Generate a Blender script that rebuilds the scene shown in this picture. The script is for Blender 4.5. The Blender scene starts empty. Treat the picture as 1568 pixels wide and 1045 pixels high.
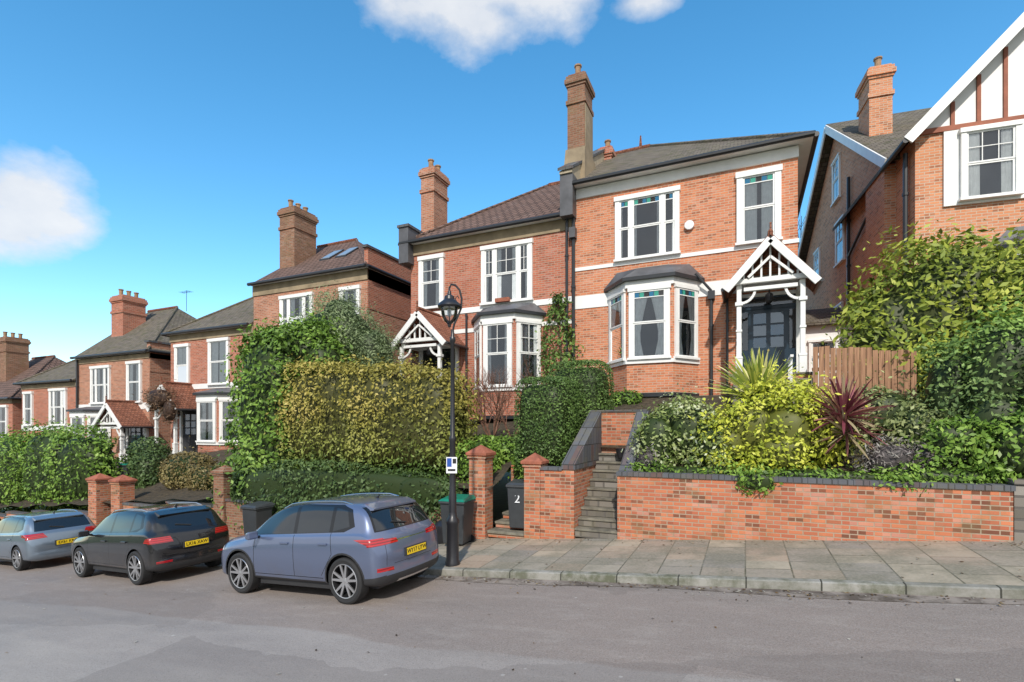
import bpy, bmesh, math, random
import numpy as np
from mathutils import Vector, Matrix
from mathutils.bvhtree import BVHTree
random.seed(3); rng=np.random.default_rng(5)
sc=bpy.context.scene
A=math.radians(24.5)
# ---------------------------------------------------------------- materials
def nd(nt,t,ins=None,**kw):
    n=nt.nodes.new(t)
    for k,v in kw.items(): setattr(n,k,v)
    if ins:
        for k,v in ins.items():
            s=n.inputs[k]
            if isinstance(v,bpy.types.NodeSocket): nt.links.new(v,s)
            else: s.default_value=v
    return n
def c4(c): return (c[0],c[1],c[2],1)
def newmat(name,rough=.6,metal=0.,spec=.5):
    m=bpy.data.materials.new(name); m.use_nodes=True; nt=m.node_tree
    b=nt.nodes['Principled BSDF']; b.inputs['Roughness'].default_value=rough
    b.inputs['Metallic'].default_value=metal; b.inputs['Specular IOR Level'].default_value=spec
    return m,nt,b
def mixc(nt,fac,a,b,mode='MIX'):
    n=nt.nodes.new('ShaderNodeMix'); n.data_type='RGBA'; n.blend_type=mode
    for i,v in ((0,fac),(6,a),(7,b)):
        s=n.inputs[i]
        if isinstance(v,bpy.types.NodeSocket): nt.links.new(v,s)
        else: s.default_value=v if i==0 else c4(v)
    return n.outputs[2]
def mth(nt,op,a,b=0.,c=0.):
    n=nt.nodes.new('ShaderNodeMath'); n.operation=op
    for i,v in enumerate((a,b,c)):
        if isinstance(v,bpy.types.NodeSocket): nt.links.new(v,n.inputs[i])
        else: n.inputs[i].default_value=v
    return n.outputs[0]
def ramp(nt,fac,p0,p1):
    n=nd(nt,'ShaderNodeMapRange',{'Value':fac,'From Min':p0,'From Max':p1}); n.clamp=True
    return n.outputs[0]
def noise(nt,vec,scale,detail=4,rough=.55):
    return nd(nt,'ShaderNodeTexNoise',{'Vector':vec,'Scale':scale,'Detail':detail,'Roughness':rough}).outputs['Fac']
def plain(name,col,rough=.6,metal=0.,spec=.5,var=.15,scale=6,bump=0.):
    m,nt,b=newmat(name,rough,metal,spec)
    tc=nd(nt,'ShaderNodeTexCoord').outputs['Object']
    f=noise(nt,tc,scale,5)
    f=ramp(nt,f,.3,.7)
    col2=tuple(x*(1-var*2) for x in col)
    nt.links.new(mixc(nt,f,col2,col),b.inputs['Base Color'])
    if bump:
        bp=nd(nt,'ShaderNodeBump',{'Height':f,'Strength':bump,'Distance':.01}); nt.links.new(bp.outputs[0],b.inputs['Normal'])
    return m
def wallvec(nt):
    tc=nd(nt,'ShaderNodeTexCoord')
    s=nd(nt,'ShaderNodeSeparateXYZ',{0:tc.outputs['Object']}); n=nd(nt,'ShaderNodeSeparateXYZ',{0:tc.outputs['Normal']})
    g=mth(nt,'GREATER_THAN',mth(nt,'ABSOLUTE',n.outputs[0]),mth(nt,'ABSOLUTE',n.outputs[1]))
    d=mth(nt,'SUBTRACT',s.outputs[1],s.outputs[0])
    u=mth(nt,'MULTIPLY_ADD',g,d,s.outputs[0])
    return tc.outputs['Object'],u,s.outputs[2],s
def brick(name,c1,c2,mortar,bw=.235,bh=.077,ms=.011,dark=(.16,.065,.04),stain=.4,bump=.5,green=0.,vs=1.,rough=.85,third=.35,pale=.25):
    m,nt,b=newmat(name,rough,0,.25)
    P,u,v,_=wallvec(nt)
    v2=mth(nt,'MULTIPLY',v,vs)
    vec=nd(nt,'ShaderNodeCombineXYZ',{0:u,1:v2,2:0.}).outputs[0]
    bt=nd(nt,'ShaderNodeTexBrick',{'Vector':vec,'Color1':c4(c1),'Color2':c4(c2),'Mortar':c4(mortar),'Scale':1.,'Mortar Size':ms,'Mortar Smooth':.3,'Bias':0.,'Brick Width':bw,'Row Height':bh})
    row=mth(nt,'FLOOR',mth(nt,'DIVIDE',v2,bh)); sh=mth(nt,'MULTIPLY',mth(nt,'MODULO',mth(nt,'ABSOLUTE',row),2.),.5)
    colm=mth(nt,'FLOOR',mth(nt,'ADD',mth(nt,'DIVIDE',u,bw),sh))
    wn=nd(nt,'ShaderNodeTexWhiteNoise',{'Vector':nd(nt,'ShaderNodeCombineXYZ',{0:colm,1:row,2:0.}).outputs[0]},noise_dimensions='2D').outputs['Value']
    inb=mth(nt,'SUBTRACT',1.,bt.outputs['Fac'])
    big=ramp(nt,noise(nt,P,.7,5),.35,.72)
    col=mixc(nt,mth(nt,'MULTIPLY',mth(nt,'MULTIPLY',ramp(nt,wn,.72,.95),inb),third*1.6),bt.outputs['Color'],dark)
    col=mixc(nt,mth(nt,'MULTIPLY',mth(nt,'MULTIPLY',ramp(nt,wn,.2,.05),inb),pale),col,tuple(min(.8,x*.6+.25) for x in c1))
    col=mixc(nt,mth(nt,'MULTIPLY',big,stain),col,tuple(x*.55 for x in c1))
    ef=ramp(nt,noise(nt,P,2.3,6,.7),.56,.75)
    col=mixc(nt,mth(nt,'MULTIPLY',ef,pale),col,mortar)
    if green:
        gr=ramp(nt,noise(nt,P,1.7,6,.7),.5,.7)
        col=mixc(nt,mth(nt,'MULTIPLY',gr,green),col,(.17,.15,.07))
    nt.links.new(col,b.inputs['Base Color'])
    h=mth(nt,'ADD',mth(nt,'MULTIPLY',bt.outputs['Fac'],-1.),mth(nt,'MULTIPLY',wn,.4))
    bp=nd(nt,'ShaderNodeBump',{'Height':h,'Strength':bump,'Distance':.012}); nt.links.new(bp.outputs[0],b.inputs['Normal'])
    return m
M={}
M['brick']=brick('brick_orange',(.64,.235,.115),(.52,.175,.09),(.52,.39,.29),stain=.2)
M['brick2']=brick('brick_red',(.50,.165,.095),(.39,.12,.075),(.42,.31,.24),stain=.3)
M['brick3']=brick('brick_brown',(.50,.205,.12),(.37,.145,.085),(.44,.35,.27),stain=.3)
M['brickO']=brick('brick_bright',(.66,.28,.14),(.56,.215,.11),(.54,.44,.34),stain=.18)
M['brickW']=brick('brick_garden_wall',(.58,.205,.10),(.42,.125,.07),(.38,.3,.22),green=.5,stain=.35,third=.6,pale=.4)
M['brickC']=brick('brick_chimney',(.33,.155,.095),(.2,.095,.06),(.27,.22,.16),green=.35,stain=.4)
M['stonew']=brick('stone_wall',(.24,.22,.19),(.16,.14,.12),(.12,.11,.1),bw=.4,bh=.18,ms=.025,green=.4,dark=(.08,.075,.06))
M['tile']=brick('roof_slate',(.185,.16,.125),(.135,.115,.095),(.06,.05,.04),bw=.22,bh=.16,ms=.014,dark=(.09,.09,.05),third=.5,bump=1.,stain=.4,green=.4,vs=1.4,pale=.1)
M['tile2']=brick('roof_tile_brown',(.2,.125,.1),(.15,.095,.075),(.045,.03,.025),bw=.3,bh=.26,ms=.03,dark=(.1,.065,.05),third=.4,bump=1.,vs=1.4,pale=.1)
M['tileR']=brick('porch_tile_red',(.34,.14,.085),(.24,.095,.06),(.07,.035,.025),bw=.17,bh=.13,ms=.012,third=.4,bump=1.,vs=1.3,pale=.1)
M['white']=plain('white_paint',(.82,.82,.8),.45,var=.05,scale=3)
M['cream']=plain('cream_render',(.46,.39,.28),.8,var=.15,scale=3)
M['tan']=plain('tan_render',(.36,.28,.18),.85,var=.2,scale=2,bump=.2)
M['gutter']=plain('gutter_black',(.03,.032,.036),.35,var=.1)
M['lead']=plain('lead_grey',(.12,.12,.13),.5,var=.25,scale=2)
M['dark']=plain('dark_interior',(.05,.052,.056),.8,var=.45,scale=1.2)
M['curtain']=plain('net_curtain',(.78,.78,.76),.9,var=.08,scale=8)
M['timber']=plain('timber_red',(.34,.11,.06),.7)
M['pot']=plain('chimney_pot',(.42,.26,.15),.8,var=.25)
M['cap']=plain('pier_cap_tile',(.40,.13,.075),.8,var=.25)
M['iron']=plain('black_iron',(.018,.018,.022),.35,spec=.6,var=.1)
M['teal']=plain('teal_plastic',(.01,.2,.13),.4)
M['binm']=plain('bin_plastic',(.05,.055,.06),.45,var=.1)
M['coping']=brick('coping_blue_brick',(.13,.135,.15),(.09,.095,.105),(.05,.05,.05),bw=.23,bh=.4,ms=.012,green=.5,pale=.05)
M['step']=plain('stone_step',(.24,.22,.17),.85,var=.3,scale=5,bump=.3)
M['door']=plain('door_blue',(.012,.03,.05),.25,var=.05)
M['blueglass']=plain('stained_blue',(.02,.15,.28),.15,var=.1)
M['greenglass']=plain('stained_green',(.05,.32,.24),.15,var=.1)
M['soil']=plain('soil',(.08,.06,.035),.95,var=.35,scale=9,bump=.6)
M['bark']=plain('bark',(.11,.075,.05),.9,var=.3,scale=20,bump=.5)
M['twig']=plain('twig',(.24,.12,.08),.9,var=.3,scale=20)
M['signw']=plain('sign_white',(.75,.76,.78),.4,var=.02)
M['skyl']=plain('skylight_glass',(.25,.3,.36),.08,var=.05)
M['signb']=plain('sign_blue',(.02,.08,.35),.4,var=.02)
M['brass']=plain('brass',(.6,.42,.15),.25,1.,var=.05)
m,nt,b=newmat('fence_wood',.8)
P,u,v,_=wallvec(nt)
nn=nd(nt,'ShaderNodeTexNoise',{'Vector':nd(nt,'ShaderNodeCombineXYZ',{0:mth(nt,'MULTIPLY',u,30.),1:mth(nt,'MULTIPLY',v,2.),2:0.}).outputs[0],'Scale':1.}).outputs['Fac']
nt.links.new(mixc(nt,ramp(nt,nn,.3,.7),(.22,.11,.06),(.42,.23,.13)),b.inputs['Base Color']); M['fence']=m
def glassmat(name,tr=(.92,.95,.97),add=.06):
    m=bpy.data.materials.new(name); m.use_nodes=True; nt=m.node_tree; nt.nodes.clear()
    o=nt.nodes.new('ShaderNodeOutputMaterial'); t=nd(nt,'ShaderNodeBsdfTransparent',{'Color':c4(tr)})
    g=nd(nt,'ShaderNodeBsdfGlossy',{'Roughness':.02,'Color':(1,1,1,1)})
    f=nd(nt,'ShaderNodeFresnel',{'IOR':1.5}).outputs[0]
    mx=nd(nt,'ShaderNodeMixShader',{0:mth(nt,'ADD',f,add),1:t.outputs[0],2:g.outputs[0]})
    nt.links.new(mx.outputs[0],o.inputs[0]); return m
M['glass']=glassmat('window_glass')
# asphalt
m,nt,b=newmat('asphalt',.8,0,.35)
tc=nd(nt,'ShaderNodeTexCoord').outputs['Object']; s=nd(nt,'ShaderNodeSeparateXYZ',{0:tc})
yy=mth(nt,'ADD',s.outputs[1],mth(nt,'MULTIPLY',noise(nt,tc,.35,3),.7))
base=mixc(nt,ramp(nt,yy,5.35,5.42),(.29,.26,.24),(.225,.18,.155))
band2=mth(nt,'MULTIPLY',ramp(nt,yy,4.2,4.1),ramp(nt,yy,2.9,3.0))
base=mixc(nt,band2,base,(.33,.30,.275))
stv=nd(nt,'ShaderNodeVectorMath',{0:tc,1:(.5,1.4,1)},operation='MULTIPLY').outputs[0]
big=ramp(nt,noise(nt,stv,.8,7,.65),.38,.66)
base=mixc(nt,mth(nt,'MULTIPLY',big,.55),base,(.165,.14,.125))
wear=ramp(nt,noise(nt,stv,3.3,6,.7),.5,.68)
base=mixc(nt,mth(nt,'MULTIPLY',wear,.3),base,(.38,.345,.31))
sp=ramp(nt,noise(nt,tc,60.,3,.85),.38,.64)
base=mixc(nt,mth(nt,'MULTIPLY',sp,.5),base,(.42,.385,.36))
sp2=ramp(nt,noise(nt,tc,42.,3,.85),.56,.68)
base=mixc(nt,mth(nt,'MULTIPLY',sp2,.55),base,(.09,.08,.075))
vor=nd(nt,'ShaderNodeTexVoronoi',{'Vector':tc,'Scale':1.7},feature='F1').outputs['Distance']
base=mixc(nt,mth(nt,'MULTIPLY',ramp(nt,vor,.045,.03),.7),base,(.5,.48,.45))
pv=nd(nt,'ShaderNodeVectorMath',{0:tc,1:nd(nt,'ShaderNodeVectorMath',{0:nd(nt,'ShaderNodeTexNoise',{'Vector':tc,'Scale':2.2,'Detail':4}).outputs['Color'],1:(.5,.5,.0)},operation='MULTIPLY').outputs[0]}).outputs[0]
pcell=nd(nt,'ShaderNodeTexVoronoi',{'Vector':nd(nt,'ShaderNodeVectorMath',{0:pv,1:(.22,.55,0.)},operation='MULTIPLY').outputs[0],'Scale':1.},feature='F1').outputs['Color']
pc=nd(nt,'ShaderNodeSeparateColor',{0:pcell}).outputs[0]
base=mixc(nt,mth(nt,'MULTIPLY',ramp(nt,pc,.55,.75),.28),base,(.14,.12,.11))
nt.links.new(base,b.inputs['Base Color'])
nt.links.new(mth(nt,'ADD',mth(nt,'MULTIPLY',big,-.25),.82),b.inputs['Roughness'])
bp=nd(nt,'ShaderNodeBump',{'Height':noise(nt,tc,80.,2,.8),'Strength':.6,'Distance':.01}); nt.links.new(bp.outputs[0],b.inputs['Normal']); M['asphalt']=m
m,nt,b=newmat('gutter_dirt',.9)
tc=nd(nt,'ShaderNodeTexCoord').outputs['Object']
f=ramp(nt,noise(nt,tc,3.,6,.7),.4,.6)
nt.links.new(mixc(nt,f,(.09,.07,.055),(.26,.22,.19)),b.inputs['Base Color']); M['gdirt']=m
# pavement
m,nt,b=newmat('paving',.75,0,.35)
tc=nd(nt,'ShaderNodeTexCoord').outputs['Object']; s=nd(nt,'ShaderNodeSeparateXYZ',{0:tc})
vec=nd(nt,'ShaderNodeCombineXYZ',{0:s.outputs[1],1:s.outputs[0],2:0.}).outputs[0]
bt=nd(nt,'ShaderNodeTexBrick',{'Vector':vec,'Color1':(.40,.345,.26,1),'Color2':(.24,.21,.175,1),'Mortar':(.08,.08,.05,1),'Scale':1.,'Mortar Size':.012,'Mortar Smooth':.2,'Bias':0.,'Brick Width':.9,'Row Height':.62})
row=mth(nt,'FLOOR',mth(nt,'DIVIDE',s.outputs[0],.62)); sh=mth(nt,'MULTIPLY',mth(nt,'MODULO',mth(nt,'ABSOLUTE',row),2.),.5)
cm=mth(nt,'FLOOR',mth(nt,'ADD',mth(nt,'DIVIDE',s.outputs[1],.9),sh))
wn=nd(nt,'ShaderNodeTexWhiteNoise',{'Vector':nd(nt,'ShaderNodeCombineXYZ',{0:cm,1:row,2:0.}).outputs[0]},noise_dimensions='2D').outputs['Value']
col=mixc(nt,mth(nt,'MULTIPLY',ramp(nt,wn,.65,1.),.6),bt.outputs['Color'],(.36,.25,.18))
col=mixc(nt,mth(nt,'MULTIPLY',ramp(nt,wn,.35,.0),.6),col,(.19,.19,.18))
g=ramp(nt,noise(nt,tc,1.1,7,.7),.43,.58)
col=mixc(nt,mth(nt,'MULTIPLY',g,.62),col,(.14,.14,.10))
col=mixc(nt,mth(nt,'MULTIPLY',ramp(nt,noise(nt,tc,25.,3),.4,.7),.3),col,(.46,.41,.33))
nt.links.new(col,b.inputs['Base Color'])
bp=nd(nt,'ShaderNodeBump',{'Height':mth(nt,'ADD',mth(nt,'MULTIPLY',bt.outputs['Fac'],-1.),mth(nt,'MULTIPLY',wn,.5)),'Strength':.6,'Distance':.01}); nt.links.new(bp.outputs[0],b.inputs['Normal']); M['paving']=m
# kerb
m,nt,b=newmat('kerb_granite',.8)
tc=nd(nt,'ShaderNodeTexCoord').outputs['Object']; s=nd(nt,'ShaderNodeSeparateXYZ',{0:tc})
q=mth(nt,'DIVIDE',s.outputs[0],.92); fr=mth(nt,'FRACT',q)
wn=nd(nt,'ShaderNodeTexWhiteNoise',{'W':mth(nt,'FLOOR',q)},noise_dimensions='1D').outputs['Value']
f=ramp(nt,noise(nt,tc,2.6,7,.75),.4,.62)
col=mixc(nt,f,(.11,.115,.075),(.31,.3,.27)); col=mixc(nt,mth(nt,'MULTIPLY',wn,.45),col,(.2,.19,.17)); col=mixc(nt,mth(nt,'LESS_THAN',fr,.022),col,(.04,.04,.03))
nt.links.new(col,b.inputs['Base Color']); M['kerb']=m
M['grass']=plain('grass',(.08,.13,.035),.95,var=.3,scale=3,bump=.8)
m=bpy.data.materials.new('leaf'); m.use_nodes=True; nt=m.node_tree; b=nt.nodes['Principled BSDF']
a=nd(nt,'ShaderNodeAttribute',attribute_name='Col')
nt.links.new(a.outputs['Color'],b.inputs['Base Color']); b.inputs['Roughness'].default_value=.5; b.inputs['Specular IOR Level'].default_value=.3
t=nd(nt,'ShaderNodeBsdfTranslucent',{'Color':a.outputs['Color']})
mx=nd(nt,'ShaderNodeMixShader',{0:.22,1:b.outputs[0],2:t.outputs[0]})
nt.links.new(mx.outputs[0],nt.nodes['Material Output'].inputs[0]); M['leaf']=m
# ---------------------------------------------------------------- mesh builder
def link(o,parent=None):
    sc.collection.objects.link(o)
    if parent: o.parent=parent
    return o
def empty(name,mat=None):
    e=bpy.data.objects.new(name,None); e.empty_display_size=.3
    if mat is not None: e.matrix_world=mat
    return link(e)
class MB:
    def __init__(s): s.v=[];s.f=[];s.m=[];s.mats=[]
    def mi(s,m):
        m=M[m] if isinstance(m,str) else m
        if m not in s.mats: s.mats.append(m)
        return s.mats.index(m)
    def add(s,vs,fs,mat):
        o=len(s.v); s.v+= [tuple(x) for x in vs]; k=s.mi(mat)
        for f in fs: s.f.append([i+o for i in f]); s.m.append(k)
    def poly(s,pts,mat): s.add(pts,[list(range(len(pts)))],mat)
    def hexa(s,p,mat): s.add(p,[(0,3,2,1),(4,5,6,7),(0,1,5,4),(1,2,6,5),(2,3,7,6),(3,0,4,7)],mat)
    def box(s,F,u0,u1,n0,n1,z0,z1,mat):
        P=lambda u,n,z:(F[0]+F[2]*u+F[3]*n,F[1]+F[3]*u-F[2]*n,z)
        s.hexa([P(u0,n1,z0),P(u1,n1,z0),P(u1,n0,z0),P(u0,n0,z0),P(u0,n1,z1),P(u1,n1,z1),P(u1,n0,z1),P(u0,n0,z1)],mat)
    def quad(s,F,u0,u1,n,z0,z1,mat):
        P=lambda u,z:(F[0]+F[2]*u+F[3]*n,F[1]+F[3]*u-F[2]*n,z)
        s.poly([P(u0,z0),P(u1,z0),P(u1,z1),P(u0,z1)],mat)
    def xbox(s,x0,x1,y0,y1,z0,z1,mat):
        s.hexa([(x0,y0,z0),(x1,y0,z0),(x1,y1,z0),(x0,y1,z0),(x0,y0,z1),(x1,y0,z1),(x1,y1,z1),(x0,y1,z1)],mat)
    def beam(s,p,q,w,h,mat):
        p=Vector(p);q=Vector(q);d=(q-p).normalized()
        side=d.cross(Vector((0,0,1)))
        if side.length<1e-3: side=Vector((1,0,0))
        side.normalize(); up=side.cross(d)
        a=side*w/2;b_=up*h/2
        s.hexa([p-a-b_,p+a-b_,q+a-b_,q-a-b_,p-a+b_,p+a+b_,q+a+b_,q-a+b_],mat)
    def tube(s,pts,r,mat,seg=8,cap=True):
        pts=[Vector(p) for p in pts]; n=len(pts)
        rs=r if isinstance(r,(list,tuple)) else [r]*n
        vs=[];fs=[]
        ref=Vector((0.13,.31,.94)).normalized()
        for i,p in enumerate(pts):
            d=(pts[min(i+1,n-1)]-pts[max(i-1,0)]).normalized()
            a=d.cross(ref)
            if a.length<.05: a=d.cross(Vector((1,0,0)))
            a.normalize(); b_=d.cross(a)
            for k in range(seg):
                t=2*math.pi*k/seg; vs.append(p+(a*math.cos(t)+b_*math.sin(t))*rs[i])
        for i in range(n-1):
            for k in range(seg):
                k2=(k+1)%seg; fs.append((i*seg+k,i*seg+k2,(i+1)*seg+k2,(i+1)*seg+k))
        if cap: fs.append(tuple(range(seg))); fs.append(tuple((n-1)*seg+k for k in range(seg)))
        s.add(vs,fs,mat)
    def lathe(s,c,prof,mat,seg=16,axis='z'):
        vs=[];fs=[]
        for r,h in prof:
            for k in range(seg):
                t=2*math.pi*k/seg
                if axis=='z': vs.append((c[0]+r*math.cos(t),c[1]+r*math.sin(t),c[2]+h))
                else: vs.append((c[0]+r*math.cos(t),c[1]+h,c[2]+r*math.sin(t)))
        for i in range(len(prof)-1):
            for k in range(seg):
                k2=(k+1)%seg; fs.append((i*seg+k,i*seg+k2,(i+1)*seg+k2,(i+1)*seg+k))
        s.add(vs,fs,mat)
    def obj(s,name,parent=None,smooth=False,bevel=0,recalc=True):
        me=bpy.data.meshes.new(name); me.from_pydata(s.v,[],s.f)
        for m in s.mats: me.materials.append(m)
        me.polygons.foreach_set('material_index',s.m)
        if recalc:
            bm=bmesh.new(); bm.from_mesh(me); bmesh.ops.recalc_face_normals(bm,faces=bm.faces); bm.to_mesh(me); bm.free()
        if smooth: me.polygons.foreach_set('use_smooth',[True]*len(me.polygons))
        o=bpy.data.objects.new(name,me); link(o,parent)
        if smooth: me.set_sharp_from_angle(angle=math.radians(40))
        if bevel:
            b=o.modifiers.new('bevel','BEVEL'); b.width=bevel; b.segments=2; b.limit_method='ANGLE'
        return o
# ---------------------------------------------------------------- terrain
def rz(s): return -2.25+.085*max(-70,min(30,s))
def tk(s): return 7.95+.055*min(26,max(0,-6-s))
ss=[-600,-300,-150,-100]+list(range(-70,-40,2))+list(np.arange(-40,14,.5))+list(range(14,31,2))+[60,150,300,600]
ss=[float(x) for x in ss]
def strip(name,flo,fhi,fz,mat,nt=1,s_lo=-1e9,s_hi=1e9):
    mb=MB(); L=[x for x in ss if s_lo<=x<=s_hi]; vs=[];fs=[]
    for x in L:
        a,b=flo(x),fhi(x)
        for j in range(nt+1):
            t=a+(b-a)*j/nt; vs.append((x,t,fz(x,t)))
    for i in range(len(L)-1):
        for j in range(nt):
            k=i*(nt+1)+j; fs.append((k,k+nt+1,k+nt+2,k+1))
    mb.add(vs,fs,mat); return mb.obj(name)
def rdz(s,t): return rz(s)-.02*abs(t-3.4)/4
strip('ground',lambda s:-600,lambda s:600,lambda s,t:rz(s)-.06,'grass',1)
strip('road',lambda s:-1.2,lambda s:tk(s),rdz,'asphalt',6)
strip('road_gutter',lambda s:tk(s)-.26-.08*math.sin(s*1.3),lambda s:tk(s)-.002,lambda s,t:rdz(s,t)+.006,'gdirt',1,-70,30)
def pz(s,t): return rz(s)+.10+.02*(t-tk(s))
strip('pavement',lambda s:tk(s)+.15,lambda s:10.6,pz,'paving',2,-70,30)
mb=MB(); L=[x for x in ss if -70<=x<=30]
vs=[];fs=[]
for x in L:
    a=tk(x); z=rz(x)
    vs+=[(x,a,z-.1),(x,a+.01,z+.085),(x,a+.03,z+.10),(x,a+.148,z+.104),(x,a+.148,z-.1)]
for i in range(len(L)-1):
    for j in range(4): k=i*5+j; fs.append((k,k+5,k+6,k+1))
mb.add(vs,fs,'kerb'); mb.obj('kerb')
strip('opposite_pavement',lambda s:-4,lambda s:-1.2,lambda s,t:rz(s)+.1,'paving',1,-70,30)
# fallen leaves along the kerb and the wall foot
V=[];F_=[];C=[]
for i in range(1500):
    x=random.uniform(-20,8); r=random.random()
    if r<.5: y=tk(x)-abs(random.gauss(0,.22))-.02; z=rdz(x,y)+.012
    elif r<.75: y=10.46-abs(random.gauss(0,.2)); z=pz(x,y)+.008
    elif r<.88: y=random.uniform(tk(x)+.2,10.4); z=pz(x,y)+.008
    else: y=random.uniform(2,tk(x)); z=rdz(x,y)+.01
    a=random.uniform(0,6.28); L_=random.uniform(.012,.035); o=len(V)
    for q,w_ in((0,1),(1.57,.5),(3.14,1),(4.71,.5)): V.append((x+math.cos(a+q)*L_*w_,y+math.sin(a+q)*L_*w_,z+random.uniform(-.003,.008)))
    F_.append((o,o+1,o+2,o+3)); c=random.choice([(.1,.055,.025),(.2,.12,.05),(.06,.04,.02),(.32,.25,.14),(.45,.42,.36)]); C+=[(*c,1)]*4
me=bpy.data.meshes.new('fallen_leaves'); me.from_pydata(V,[],F_)
at=me.color_attributes.new('Col','FLOAT_COLOR','POINT'); at.data.foreach_set('color',[q for c in C for q in c]); me.materials.append(M['leaf'])
link(bpy.data.objects.new('fallen_leaves',me))
def gz(s,t):
    k=max(0,min(1,(t-10.9)/(16.2-10.9)))
    f=rz(s)+1.32
    if s>-2.4: f=-1.02
    b=rz(s)+3.1
    if -5.5<s<1.6: b=.95
    elif s>=1.6: b=1.2
    return f*(1-k)+b*k
mb=MB()
xs=list(np.arange(-60,-5.5,.5))+[-5.4,-4.95,-4.5,-4,-3.6,-3.35,-2.4]+list(np.arange(-2.2,16,.4)); ys=[10.62,11.2,11.8,12.6,13.4,14.2,15,16.2,18,24,40]
vs=[(x,y,gz(x,y)+.05*math.sin(x*3+y*2)*(1 if y<16 else 0)) for x in xs for y in ys]
fs=[]
for i in range(len(xs)-1):
    for j in range(len(ys)-1):
        cx=(xs[i]+xs[i+1])/2; cy=(ys[j]+ys[j+1])/2
        if -3.36<cx<-2.39 and cy<12.6: continue
        if -5.41<cx<-4.49 and cy<11.8: continue
        k=i*len(ys)+j; fs.append((k,k+len(ys),k+len(ys)+1,k+1))
mb.add(vs,fs,'soil'); mb.obj('garden_ground')
# ---------------------------------------------------------------- garden walls & steps
mb=MB()
mb.xbox(-2.4,3.8,10.5,10.73,-2.6,-.99,'brickW')
x=-2.42
while x<3.8:
    w_=.229; mb.xbox(x,min(x+w_-.006,3.82),10.47,10.76,-.99,-.91+random.uniform(-.006,.006),'coping'); x+=w_
def incl(mb,x0,x1,y0,y1,zb,z0,z1,mat):
    mb.hexa([(x0,y0,zb),(x1,y0,zb),(x1,y1,zb),(x0,y1,zb),(x0,y0,z0),(x1,y0,z0),(x1,y1,z1),(x0,y1,z1)],mat)
incl(mb,-2.4,-2.17,10.735,12.7,-2.6,-.95,.35,'brickW')
incl(mb,-2.43,-2.14,10.765,12.72,-1.0,-.90,.42,'coping')
mb.xbox(-3.35,-2.17,12.72,12.95,-2.0,.38,'brickW')
mb.xbox(-3.6,-2.12,12.70,12.98,.38,.44,'coping')
mb.obj('garden_brick_wall')
mb=MB()
mb.xbox(-4.1,-3.58,10.5,10.73,-2.8,-.93,'brickW'); mb.xbox(-4.1,-3.6,10.47,10.76,-.93,-.86,'coping')
incl(mb,-3.575,-3.33,10.5,12.7,-2.8,-.83,.35,'brickW'); incl(mb,-3.6,-3.3,10.47,12.69,-.9,-.78,.42,'coping')
mb.obj('garden_brick_wall')
mb=MB(); n=9
z0=pz(-2.9,10.6); 
for i in range(n):
    zt=z0+(i+1)*.19; mb.xbox(-3.33,-2.4,10.52+i*.235,10.52+(i+1)*.235+.03,zt-.045,zt,'step'); mb.xbox(-3.325,-2.405,10.55+i*.235,12.72,zt-.19,zt-.046,'stonew')
mb.obj('garden_steps',bevel=.008)
mb=MB()
for i in range(3):
    zt=pz(-5,10.6)+(i+1)*.15; mb.xbox(-5.42,-4.5,10.5+i*.4,10.5+(i+1)*.4+.02,zt-.06,zt,'step'); mb.xbox(-5.41,-4.51,10.53+i*.4,11.9,zt-.15,zt-.061,'brickW')
mb.xbox(-5.41,-4.51,11.8,11.9,-2.5,-.95,'brickW')
mb.obj('entrance_steps',bevel=.01)
def pier(x,y,w,zb,zt,capm='cap',mat='brickW'):
    mb=MB(); mb.xbox(x-w/2,x+w/2,y-w/2,y+w/2,zb,zt-.22,mat)
    mb.xbox(x-w/2-.03,x+w/2+.03,y-w/2-.03,y+w/2+.03,zt-.22,zt-.15,mat)
    mb.xbox(x-w/2-.06,x+w/2+.06,y-w/2-.06,y+w/2+.06,zt-.15,zt-.08,capm)
    a=w/2+.05; b=zt-.08
    mb.add([(x-a,y-a,b),(x+a,y-a,b),(x+a,y+a,b),(x-a,y+a,b),(x,y,zt+.1)],[(0,1,4),(1,2,4),(2,3,4),(3,0,4)],capm)
    mb.obj('brick_gate_pier',bevel=.01)
pier(-5.67,10.68,.42,-2.9,-.5); pier(-4.3,10.68,.38,-2.8,-.66)
pier(-14.6,10.7,.45,-3.6,-1.25,'brickC','brickC'); pier(-19.9,10.7,.5,-4.2,-1.75); pier(-21.3,10.7,.5,-4.2,-1.75)
def wallrun(x0,x1,h,mat='brickW',cop='coping',y=10.55):
    mb=MB(); n=max(1,int((x1-x0)/2)); d=(x1-x0)/n
    for i in range(n):
        a=x0+i*d; zt=rz(a+d/2)+h
        mb.xbox(a,a+d-.002,y,y+.22,rz(a)-.2,zt,mat); mb.xbox(a-.01,a+d-.012,y-.03,y+.25,zt,zt+.07,cop)
    mb.obj('garden_brick_wall')
wallrun(-14.35,-5.9,1.15,'brickC'); wallrun(-19.6,-14.85,1.15); wallrun(-50,-21.6,1.0)
wallrun(3.83,12,.95,'stonew','stonew')
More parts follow.
